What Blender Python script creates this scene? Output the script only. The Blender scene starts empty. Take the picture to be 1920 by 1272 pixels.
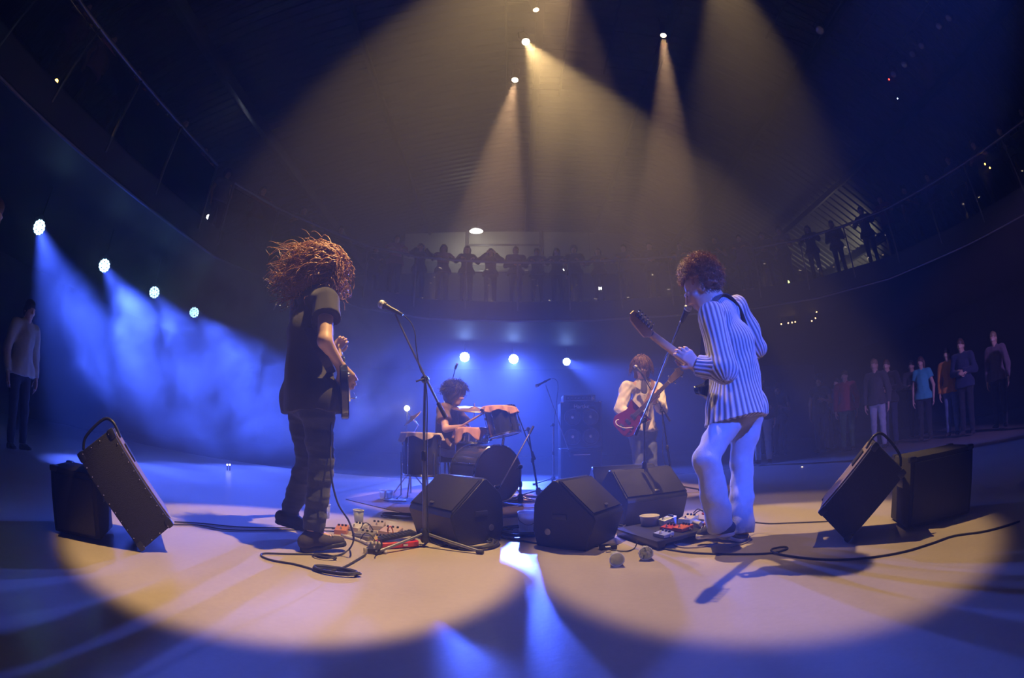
import bpy, bmesh, math, random
import numpy as np
from mathutils import Vector, Matrix
SC = bpy.context.scene
COL = SC.collection
rnd = random.Random(11)
PI = math.pi

# ------------------------------------------------------------------ camera, world, exposure
cd = bpy.data.cameras.new('camera')
cam = bpy.data.objects.new('camera', cd)
COL.objects.link(cam)
cam.location = (0, 0, 0.66)
cam.rotation_euler = (math.radians(90 + 12.9), 0, 0)
cd.type = 'PANO'
cd.sensor_width = 36.0
cd.sensor_fit = 'HORIZONTAL'
cd.clip_start = 0.02
pano = cd if hasattr(cd, 'panorama_type') else cd.cycles
pano.panorama_type = 'FISHEYE_EQUISOLID'
pano.fisheye_lens = 36.0 * 854.0 / 1920.0
pano.fisheye_fov = math.radians(200)
SC.camera = cam

vs = SC.view_settings
vs.view_transform = 'Standard'
vs.look = 'None'
vs.gamma = 1.0
vs.use_curve_mapping = False
vs.exposure = 0.0

cy = SC.cycles
cy.max_bounces = 6
cy.diffuse_bounces = 2
cy.glossy_bounces = 3
cy.transmission_bounces = 4
cy.transparent_max_bounces = 16
cy.volume_bounces = 0
cy.volume_step_rate = 0.8
cy.caustics_reflective = False
cy.caustics_refractive = False

world = bpy.data.worlds.new('world')
SC.world = world
world.use_nodes = True
nt = world.node_tree
nt.nodes.clear()
wo = nt.nodes.new('ShaderNodeOutputWorld')
bg = nt.nodes.new('ShaderNodeBackground')
bg.inputs[0].default_value = (0.002, 0.002, 0.008, 1)
nt.links.new(bg.outputs[0], wo.inputs['Surface'])
hz = nt.nodes.new('ShaderNodeVolumeScatter')          # even stage haze filling the hall
hz.inputs['Color'].default_value = (1, 1, 1, 1)
hz.inputs['Density'].default_value = 0.023
hz.inputs['Anisotropy'].default_value = 0.28
nt.links.new(hz.outputs[0], wo.inputs['Volume'])

WARM = (1.0, 0.65, 0.26)
PEACH = (1.0, 0.58, 0.29)
BLUE = (0.05, 0.11, 1.0)
SPOTS = []


def spot(name, loc, target, half, power, color, blend=0.15, radius=0.04, parent=None):
    l = bpy.data.lights.new(name, 'SPOT')
    l.energy = power
    l.color = color
    l.spot_size = math.radians(2 * half)
    l.spot_blend = blend
    l.shadow_soft_size = radius
    o = bpy.data.objects.new(name, l)
    COL.objects.link(o)
    d = Vector(target) - Vector(loc)
    o.location = loc
    o.rotation_euler = d.to_track_quat('-Z', 'Y').to_euler()
    return o


def point(name, loc, power, color, radius=0.05):
    l = bpy.data.lights.new(name, 'POINT')
    l.energy = power
    l.color = color
    l.shadow_soft_size = radius
    o = bpy.data.objects.new(name, l)
    COL.objects.link(o)
    o.location = loc
    return o


# warm profile spots over the stage: (lens position, aim, half angle, watts, colour, blend)
TOP = [
    ((0.819, 2.340, 7.000), (-1.22, 2.27, 0.0), 10.6, 4100, WARM, 0.25, 'left'),
    ((0.244, 5.151, 7.000), (1.40, 2.36, 0.0), 10.5, 3500, WARM, 0.25, 'right'),
    ((2.832, 2.586, 7.000), (1.7, 3.0, 0.0), 12.0, 900, WARM, 0.5, 'fill'),
    ((0.050, 6.175, 7.000), (-0.6, 5.0, 0.5), 9.0, 2300, PEACH, 0.3, 'drums'),
    ((2.570, 4.738, 7.000), (1.65, 5.3, 0.8), 8.0, 2000, PEACH, 0.3, 'bass'),
    ((0.397, 4.426, 7.000), (2.2, 5.0, 0.0), 4.0, 700, PEACH, 0.4, 'thin'),
    ((0.95, 1.3, 7.0), (-0.42, 4.95, 0.75), 5.6, 4800, PEACH, 0.5, 'drums front'),
    ((0.05, 1.3, 7.0), (1.48, 5.2, 1.05), 4.6, 3200, PEACH, 0.5, 'bass front'),
]
TOPL = [spot('spot_lamp', t[0], t[1], t[2], t[3], t[4], t[5], 0.05) for t in TOP]
# blue LED wash: four cans under the left balcony, three under the rear balcony
LEDL = [(-6.80, 2.91, 2.96), (-6.80, 4.62, 2.96), (-6.80, 6.13, 2.96), (-6.80, 7.55, 2.96)]
LEDB = [(-1.44, 13.56, 3.2), (0.05, 13.9, 3.2), (1.77, 14.4, 3.2)]
LEDL_AIM = [(-4.0, 3.7, 0.0), (-3.6, 5.2, 0.0), (-3.2, 6.2, 0.0), (-2.6, 7.2, 0.0)]
LEDB_AIM = [(-0.8, 4.9, 0.0), (0.10, 5.1, 0.0), (4.2, 6.0, 0.0)]
LEDF = [(2.9, -4.6, 5.4), (0.1, -0.4, 6.6), (3.4, -4.6, 3.0)]  # last two are unseen cans added to fill the front floor and audience
LEDF_AIM = [(1.35, 2.45, 0.85), (0.05, 1.35, 0.0), (8.0, 5.4, 1.0)]
LEDFL = [spot('led_lamp', p, q, h, w, c, 0.6, 0.09) for p, q, h, w, c in zip(LEDF, LEDF_AIM, (5.0, 11, 11), (10500, 750, 2600), (BLUE, BLUE, (0.42, 0.26, 1.0)))]
LEDLL = [spot('led_lamp', p, q, 20, 4700, BLUE, 0.7, 0.09) for p, q in zip(LEDL, LEDL_AIM)]
LEDBL = [spot('led_lamp', p, q, h, w, BLUE, 0.9, 0.12) for p, q, h, w in
         zip(LEDB, LEDB_AIM, (15, 15, 13), (15500, 15500, 8000))]


# ------------------------------------------------------------------ materials
MATS = {}


def mat(name, col=(0.5, 0.5, 0.5), rough=0.6, metal=0.0, var=0.15, scale=12.0, bump=0.0, bscale=60.0,
        spec=0.5, emit=None, estr=0.0, trans=0.0, sheen=0.0, coat=0.0):
    if name in MATS:
        return MATS[name]
    m = bpy.data.materials.new(name)
    m.use_nodes = True
    n = m.node_tree
    b = n.nodes['Principled BSDF']
    b.inputs['Roughness'].default_value = rough
    b.inputs['Metallic'].default_value = metal
    b.inputs['Specular IOR Level'].default_value = spec
    b.inputs['Transmission Weight'].default_value = trans
    b.inputs['Sheen Weight'].default_value = sheen
    b.inputs['Coat Weight'].default_value = coat
    tc = n.nodes.new('ShaderNodeTexCoord')
    if var > 0:
        nz = n.nodes.new('ShaderNodeTexNoise')
        nz.inputs['Scale'].default_value = scale
        nz.inputs['Detail'].default_value = 4
        n.links.new(tc.outputs['Object'], nz.inputs['Vector'])
        mx = n.nodes.new('ShaderNodeMix')
        mx.data_type = 'RGBA'
        lo = [c * (1 - var) for c in col]
        hi = [min(1, c * (1 + var)) for c in col]
        mx.inputs[6].default_value = (*lo, 1)
        mx.inputs[7].default_value = (*hi, 1)
        n.links.new(nz.outputs['Fac'], mx.inputs[0])
        n.links.new(mx.outputs[2], b.inputs['Base Color'])
    else:
        b.inputs['Base Color'].default_value = (*col, 1)
    if bump > 0:
        nb = n.nodes.new('ShaderNodeTexNoise')
        nb.inputs['Scale'].default_value = bscale
        nb.inputs['Detail'].default_value = 5
        n.links.new(tc.outputs['Object'], nb.inputs['Vector'])
        bp = n.nodes.new('ShaderNodeBump')
        bp.inputs['Strength'].default_value = bump
        bp.inputs['Distance'].default_value = 0.01
        n.links.new(nb.outputs['Fac'], bp.inputs['Height'])
        n.links.new(bp.outputs['Normal'], b.inputs['Normal'])
    if emit:
        b.inputs['Emission Color'].default_value = (*emit, 1)
        b.inputs['Emission Strength'].default_value = estr
    MATS[name] = m
    return m


# ------------------------------------------------------------------ object helpers
ORG = {}


def tag(o, label=None, cat=None, group=None, kind=None):
    if label:
        o['label'] = label
    if cat:
        o['category'] = cat
    if group:
        o['group'] = group
    if kind:
        o['kind'] = kind
    return o


def thing(name, label, cat, loc=(0, 0, 0), group=None):
    o = bpy.data.objects.new(name, None)
    o.empty_display_size = 0.1
    COL.objects.link(o)
    o.location = loc
    ORG[o.name] = Vector(loc)
    return tag(o, label, cat, group)


def from_data(name, verts, faces, m, parent=None, smooth=False):
    """one mesh object from world-space data; its origin sits at its base, or at its parent's origin"""
    v = np.asarray(verts, dtype=np.float64).reshape(-1, 3)
    if parent is not None:
        org = ORG.get(parent.name, Vector((0, 0, 0)))
        loc = Vector((0, 0, 0))
    else:
        lo, hi = v.min(0), v.max(0)
        org = Vector(((lo[0] + hi[0]) / 2, (lo[1] + hi[1]) / 2, lo[2]))
        loc = org
    v = v - np.array(org)
    me = bpy.data.meshes.new(name)
    me.from_pydata(v.tolist(), [], faces if isinstance(faces, list) else faces.tolist())
    if smooth:
        me.polygons.foreach_set('use_smooth', np.ones(len(me.polygons), dtype=bool))
        if smooth == 'angle':
            me.set_sharp_from_angle(angle=math.radians(38))
    me.update()
    if m is not None:
        me.materials.append(m)
    o = bpy.data.objects.new(name, me)
    COL.objects.link(o)
    o.location = loc
    ORG[o.name] = Vector(org)
    if parent is not None:
        o.parent = parent
    return o


def frame_of(d):
    d = Vector(d).normalized()
    a = Vector((0, 0, 1)) if abs(d.z) < 0.9 else Vector((1, 0, 0))
    u = d.cross(a).normalized()
    return u, d.cross(u).normalized(), d


class B:
    """collects shapes, then links them as one mesh object"""

    def __init__(s, xf=None):
        s.v, s.f, s.xf = [], [], xf

    def add(s, vs, fs):
        k = len(s.v)
        s.v += [tuple(p) for p in vs]
        s.f += [tuple(i + k for i in f) for f in fs]
        return s

    def box(s, c, size, R=None, bev=0.0):
        """box with chamfered edges"""
        hx, hy, hz = [q / 2 for q in size]
        bev = min(bev, hx * .95, hy * .95, hz * .95)
        R = R or Matrix.Identity(3)
        if bev <= 0:
            pts = [(x, y, z) for x in (-hx, hx) for y in (-hy, hy) for z in (-hz, hz)]
            fs = [(0, 1, 3, 2), (4, 6, 7, 5), (0, 4, 5, 1), (2, 3, 7, 6), (0, 2, 6, 4), (1, 5, 7, 3)]
            return s.add([Vector(c) + R @ Vector(p) for p in pts], fs)
        bm = bmesh.new()
        bmesh.ops.create_cube(bm, size=1.0)
        for v in bm.verts:
            v.co = Vector((v.co.x * 2 * hx, v.co.y * 2 * hy, v.co.z * 2 * hz))
        bmesh.ops.bevel(bm, geom=bm.edges[:], offset=bev, segments=2, profile=0.6, affect='EDGES')
        bm.verts.index_update()
        s.add([Vector(c) + R @ v.co for v in bm.verts], [tuple(v.index for v in f.verts) for f in bm.faces])
        bm.free()
        return s

    def cyl(s, a, b, r0, r1=None, n=12, caps=True):
        r1 = r0 if r1 is None else r1
        a, b = Vector(a), Vector(b)
        u, w, d = frame_of(b - a)
        vs = []
        for p, r in ((a, r0), (b, r1)):
            for i in range(n):
                t = 2 * PI * i / n
                vs.append(p + u * (r * math.cos(t)) + w * (r * math.sin(t)))
        fs = [(i, (i + 1) % n, n + (i + 1) % n, n + i) for i in range(n)]
        if caps:
            fs += [tuple(range(n - 1, -1, -1)), tuple(range(n, 2 * n))]
        return s.add(vs, fs)

    def tube(s, path, r, n=8, closed=False, taper=None):
        P = [Vector(p) for p in path]
        m = len(P)
        vs, u = [], None
        for i in range(m):
            if closed:
                d = (P[(i + 1) % m] - P[i - 1])
            else:
                d = P[min(i + 1, m - 1)] - P[max(i - 1, 0)]
            if d.length < 1e-9:
                d = Vector((0, 0, 1))
            d.normalize()
            if u is None:
                u = frame_of(d)[0]
            else:
                u = u - d * u.dot(d)
                u = u.normalized() if u.length > 1e-6 else frame_of(d)[0]
            w = d.cross(u)
            rr = r * (taper[i] if taper else 1.0)
            for k in range(n):
                t = 2 * PI * k / n
                vs.append(P[i] + u * (rr * math.cos(t)) + w * (rr * math.sin(t)))
        fs = []
        for i in range(m if closed else m - 1):
            for k in range(n):
                j = (i + 1) % m
                fs.append((i * n + k, i * n + (k + 1) % n, j * n + (k + 1) % n, j * n + k))
        if not closed:
            fs += [tuple(range(n - 1, -1, -1)), tuple(range((m - 1) * n, m * n))]
        return s.add(vs, fs)

    def lathe(s, c, d, prof, n=24):
        """prof: list of (distance along d, radius)"""
        c = Vector(c)
        u, w, d = frame_of(d)
        vs = []
        for h, r in prof:
            for i in range(n):
                t = 2 * PI * i / n
                vs.append(c + d * h + u * (r * math.cos(t)) + w * (r * math.sin(t)))
        fs = []
        for k in range(len(prof) - 1):
            for i in range(n):
                fs.append((k * n + i, k * n + (i + 1) % n, (k + 1) * n + (i + 1) % n, (k + 1) * n + i))
        m = (len(prof) - 1) * n
        fs += [tuple(range(n - 1, -1, -1)), tuple(range(m, m + n))]
        return s.add(vs, fs)

    def ball(s, c, r, R=None, n=12):
        rx, ry, rz = (r, r, r) if isinstance(r, (int, float)) else r
        R = R or Matrix.Identity(3)
        c = Vector(c)
        vs = [c + R @ Vector((0, 0, -rz))]
        rows = max(4, n // 2)
        for k in range(1, rows):
            a = -PI / 2 + PI * k / rows
            for i in range(n):
                t = 2 * PI * i / n
                vs.append(c + R @ Vector((rx * math.cos(a) * math.cos(t), ry * math.cos(a) * math.sin(t), rz * math.sin(a))))
        vs.append(c + R @ Vector((0, 0, rz)))
        fs = [(0, 1 + (i + 1) % n, 1 + i) for i in range(n)]
        for k in range(rows - 2):
            for i in range(n):
                a, b = 1 + k * n, 1 + (k + 1) * n
                fs.append((a + i, a + (i + 1) % n, b + (i + 1) % n, b + i))
        e = len(vs) - 1
        a = 1 + (rows - 2) * n
        fs += [(a + i, a + (i + 1) % n, e) for i in range(n)]
        return s.add(vs, fs)

    def prism(s, poly, th, xf=None, bev=0.0):
        """outline (x, y) extruded from z=0 to z=th, with chamfered rims, put in place by a 4x4"""
        n = len(poly)
        area = sum(poly[i][0] * poly[(i + 1) % n][1] - poly[(i + 1) % n][0] * poly[i][1] for i in range(n))
        if area < 0:
            poly = poly[::-1]
        ins = []
        for i in range(n):
            p, q, r = Vector(poly[i - 1]), Vector(poly[i]), Vector(poly[(i + 1) % n])
            t = (r - p).normalized()
            ins.append(q + Vector((-t.y, t.x)) * bev)
        rings = []
        if bev > 0:
            rings = [[(q.x, q.y, 0) for q in ins], [(*p, bev) for p in poly], [(*p, th - bev) for p in poly], [(q.x, q.y, th) for q in ins]]
        else:
            rings = [[(*p, 0) for p in poly], [(*p, th) for p in poly]]
        vs = [p for r in rings for p in r]
        fs = []
        for k in range(len(rings) - 1):
            for i in range(n):
                fs.append((k * n + i, k * n + (i + 1) % n, (k + 1) * n + (i + 1) % n, (k + 1) * n + i))
        m = (len(rings) - 1) * n
        fs += [tuple(range(n - 1, -1, -1)), tuple(range(m, m + n))]
        xf = xf or Matrix.Identity(4)
        return s.add([xf @ Vector(p) for p in vs], fs)

    def obj(s, name, m, parent=None, smooth='angle'):
        v = [s.xf @ Vector(p) for p in s.v] if s.xf else s.v
        return from_data(name, v, s.f, m, parent, smooth)


def spline(pts, per=8, closed=False):
    """Catmull-Rom through pts"""
    P = [Vector(p) for p in pts]
    n = len(P)
    out = []
    rng = range(n if closed else n - 1)
    for i in rng:
        if closed:
            a, b, c, d = P[i - 1], P[i], P[(i + 1) % n], P[(i + 2) % n]
        else:
            a, b, c, d = P[max(i - 1, 0)], P[i], P[i + 1], P[min(i + 2, n - 1)]
        for k in range(per):
            t = k / per
            out.append(0.5 * ((2 * b) + (c - a) * t + (2 * a - 5 * b + 4 * c - d) * t * t + (3 * b - a - 3 * c + d) * t ** 3))
    if not closed:
        out.append(P[-1])
    return out


def basis(x, z):
    """3x3 with columns x, y, z; x kept, z made square to it"""
    x = Vector(x).normalized()
    z = Vector(z)
    z = (z - x * z.dot(x)).normalized()
    y = z.cross(x)
    return Matrix((x, y, z)).transposed()


def copy_tree(o, parent=None):
    c = o.copy()
    COL.objects.link(c)
    if parent:
        c.parent = parent
    for ch in [x for x in bpy.data.objects if x.parent == o]:
        copy_tree(ch, c)
    return c

# ------------------------------------------------------------------ the hall
def floor_mat():
    m = bpy.data.materials.new('polished_floor')
    m.use_nodes = True
    n = m.node_tree
    b = n.nodes['Principled BSDF']
    tc = n.nodes.new('ShaderNodeTexCoord')
    mp = n.nodes.new('ShaderNodeMapping')
    n.links.new(tc.outputs['Object'], mp.inputs[0])
    n1 = n.nodes.new('ShaderNodeTexNoise')
    n1.inputs['Scale'].default_value = 1.3
    n1.inputs['Detail'].default_value = 8
    n.links.new(mp.outputs[0], n1.inputs['Vector'])
    n2 = n.nodes.new('ShaderNodeTexNoise')
    n2.inputs['Scale'].default_value = 45
    n2.inputs['Detail'].default_value = 6
    n.links.new(mp.outputs[0], n2.inputs['Vector'])
    ad = n.nodes.new('ShaderNodeMath')
    ad.operation = 'MULTIPLY_ADD'
    ad.inputs[1].default_value = 0.35
    n.links.new(n2.outputs['Fac'], ad.inputs[0])
    n.links.new(n1.outputs['Fac'], ad.inputs[2])
    cr = n.nodes.new('ShaderNodeValToRGB')
    cr.color_ramp.elements[0].position = 0.0
    cr.color_ramp.elements[0].color = (0.30, 0.26, 0.22, 1)
    cr.color_ramp.elements[1].position = 1.0
    cr.color_ramp.elements[1].color = (0.50, 0.43, 0.37, 1)
    n.links.new(ad.outputs[0], cr.inputs[0])
    n.links.new(cr.outputs[0], b.inputs['Base Color'])
    rr = n.nodes.new('ShaderNodeMapRange')
    rr.inputs['To Min'].default_value = 0.25
    rr.inputs['To Max'].default_value = 0.36
    n.links.new(n1.outputs['Fac'], rr.inputs['Value'])
    n.links.new(rr.outputs[0], b.inputs['Roughness'])
    bp = n.nodes.new('ShaderNodeBump')
    bp.inputs['Strength'].default_value = 0.06
    bp.inputs['Distance'].default_value = 0.01
    n.links.new(n2.outputs['Fac'], bp.inputs['Height'])
    n.links.new(bp.outputs['Normal'], b.inputs['Normal'])
    b.inputs['Specular IOR Level'].default_value = 0.5
    return m


M_DARK = mat('dark_paint', (0.035, 0.033, 0.038), 0.7, var=0.2, scale=3)
M_SOFFIT = mat('soffit_paint', (0.05, 0.05, 0.055), 0.6, var=0.2, scale=2)
M_STEEL = mat('painted_steel', (0.25, 0.25, 0.27), 0.35, 0.8, var=0.2)
M_DECK = mat('corrugated_deck', (0.055, 0.052, 0.049), 0.5, 0.3, var=0.2, scale=2)
M_BLACKM = mat('black_metal', (0.03, 0.03, 0.032), 0.4, 0.7, var=0.2)


def struct(o, label=None):
    return tag(o, label, None, None, 'structure')


struct(B().box((1, 0.2, -0.05), (30, 14.4, 0.10)).obj('floor', floor_mat(), smooth=False), 'polished pale concrete stage floor')
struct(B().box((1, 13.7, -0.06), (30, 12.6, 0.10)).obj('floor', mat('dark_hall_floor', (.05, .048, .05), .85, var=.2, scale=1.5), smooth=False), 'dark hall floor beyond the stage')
struct(B().box((1, 19.2, 4.5), (30, 0.3, 9)).obj('wall_back', M_DARK, smooth=False), 'dark rear wall of the hall')
struct(B().box((-12.2, 6, 4.5), (0.3, 27, 9)).obj('wall_left', M_DARK, smooth=False), 'dark left wall of the hall')
struct(B().box((15.6, 6, 4.5), (0.3, 27, 9)).obj('wall_right', M_DARK, smooth=False), 'dark right wall of the hall')
# roof: corrugated steel deck, ribs running across the hall
ROOF = [(-12.3, 6.7), (-9.1, 7.65), (-6.4, 8.15), (0.0, 9.3), (4.5, 9.2), (7.7, 8.0), (11.7, 5.9), (15.7, 4.2)]
ys, zz = [], []
y = -4.0
while y < 19.0:
    ys += [y, y + 0.09, y + 0.12, y + 0.21]
    zz += [0, 0, 0.045, 0.045]
    y += 0.24
vs = [(x, yy, z + dz) for yy, dz in zip(ys, zz) for x, z in ROOF]
nr = len(ROOF)
fs = [(i * nr + k, i * nr + k + 1, (i + 1) * nr + k + 1, (i + 1) * nr + k) for i in range(len(ys) - 1) for k in range(nr - 1)]
ceiling = struct(from_data('ceiling', vs, fs, M_DECK), 'ribbed steel roof deck')
for x, z, w, h in ((-6.35, 7.95, 0.16, 0.30), (-10.2, 7.15, 0.12, 0.2), (-3.2, 8.55, 0.1, 0.18), (0.6, 9.1, 0.16, 0.3), (3.4, 9.05, 0.1, 0.18),
                   (6.6, 8.3, 0.14, 0.26), (9.2, 7.05, 0.1, 0.18), (11.4, 5.9, 0.12, 0.2), (13.4, 5.0, 0.12, 0.2)):
    B().box((x, 7.5, z), (w, 23, h), bev=0.01).obj('roof_beam', M_STEEL if x == -6.35 else M_BLACKM, ceiling)  # one paler beam: the lamp light on it is put into its material

# balcony: slab that follows the horseshoe edge
EDGE = [(-5.5, -3.2), (-5.5, 3.0), (-5.5, 6.4), (-4.9, 8.0), (-3.6, 9.9), (-2.1, 10.95), (0, 11.2), (2.0, 11.1), (4.0, 10.6), (6.0, 9.85),
        (7.5, 8.75), (8.7, 7.0), (9.3, 4.6), (9.7, 1.6), (9.9, -3.2)]
OUT = [(-12, -3.2), (-12, 3.0), (-12, 10), (-12, 14), (-12, 19), (-4, 19), (0, 19), (3, 19), (6, 19), (9, 19), (15.4, 19), (15.4, 14), (15.4, 8), (15.4, 3), (15.4, -3.2)]
vs, fs = [], []
for (a, b), (c, d) in zip(EDGE, OUT):
    vs += [(a, b, 3.7), (a, b, 4.2), (c, d, 4.2), (c, d, 3.7)]
for i in range(len(EDGE) - 1):
    k = 4 * i
    for j in range(4):
        fs.append((k + j, k + (j + 1) % 4, k + 4 + (j + 1) % 4, k + 4 + j))
balc = struct(from_data('balcony_floor', vs, fs, M_SOFFIT), 'horseshoe balcony slab with dark soffit')
B().tube([(x, y, 3.69) for x, y in EDGE], 0.03, 8).obj('trim_edge', M_STEEL, balc)


def glass_mat():
    m = bpy.data.materials.new('clear_glass_pane')
    m.use_nodes = True
    n = m.node_tree
    n.nodes.clear()
    o = n.nodes.new('ShaderNodeOutputMaterial')
    t = n.nodes.new('ShaderNodeBsdfTransparent')
    t.inputs[0].default_value = (0.86, 0.89, 0.88, 1)
    g = n.nodes.new('ShaderNodeBsdfGlossy')
    g.inputs['Roughness'].default_value = 0.02
    f = n.nodes.new('ShaderNodeFresnel')
    f.inputs[0].default_value = 1.5
    x = n.nodes.new('ShaderNodeMixShader')
    n.links.new(f.outputs[0], x.inputs[0])
    n.links.new(t.outputs[0], x.inputs[1])
    n.links.new(g.outputs[0], x.inputs[2])
    n.links.new(x.outputs[0], o.inputs[0])
    return m


M_GLASS = glass_mat()


def resample(pts, step):
    out = [Vector((*pts[0], 0))]
    acc = 0.0
    for p, q in zip(pts[:-1], pts[1:]):
        p, q = Vector((*p, 0)), Vector((*q, 0))
        L = (q - p).length
        t = step - acc
        while t <= L + 1e-6:
            out.append(p + (q - p) * (t / L))
            t += step
        acc = L - (t - step)
    return out


def balustrade(pts, label, step=1.35):
    P = resample(pts, step)
    mid = P[len(P) // 2]
    t = thing('glass_balustrade', label, 'balustrade', (mid.x, mid.y, 4.1))
    B().tube([(p.x, p.y, 5.3) for p in P], 0.035, 10).obj('handrail', M_STEEL, t)
    for i, p in enumerate(P):
        q = P[min(i + 1, len(P) - 1)] - P[max(i - 1, 0)]
        n = Vector((-q.y, q.x, 0)).normalized()
        B().box((p.x, p.y, 4.62), (0.035, 0.05, 1.36), Matrix.Rotation(math.atan2(q.y, q.x), 3, 'Z'), 0.006).obj('post', M_STEEL, t)
    for p, q in zip(P[:-1], P[1:]):
        d = (q - p)
        c = (p + q) / 2
        B().box((c.x, c.y, 4.68), (d.length - 0.08, 0.012, 1.02), Matrix.Rotation(math.atan2(d.y, d.x), 3, 'Z')).obj('glass_pane', M_GLASS, t, False)
    return t


def off(pts, e=0.06):
    return [(x - e if x < -5 else x, y) for x, y in pts]


balustrade([(-5.5, -2.4), (-5.5, 6.2)], 'steel rail with glass panes along the left balcony edge')
balustrade([(-5.5, 6.4), (-4.9, 8.0), (-3.6, 9.9), (-2.1, 10.95), (0, 11.2), (2.0, 11.1), (4.0, 10.6), (6.0, 9.85)], 'steel rail with glass panes along the rear balcony edge')
balustrade([(6.3, 9.65), (7.5, 8.75), (8.7, 7.0), (9.3, 4.6), (9.7, 1.6), (9.9, -2.0)], 'steel rail with glass panes along the right balcony edge')

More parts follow.
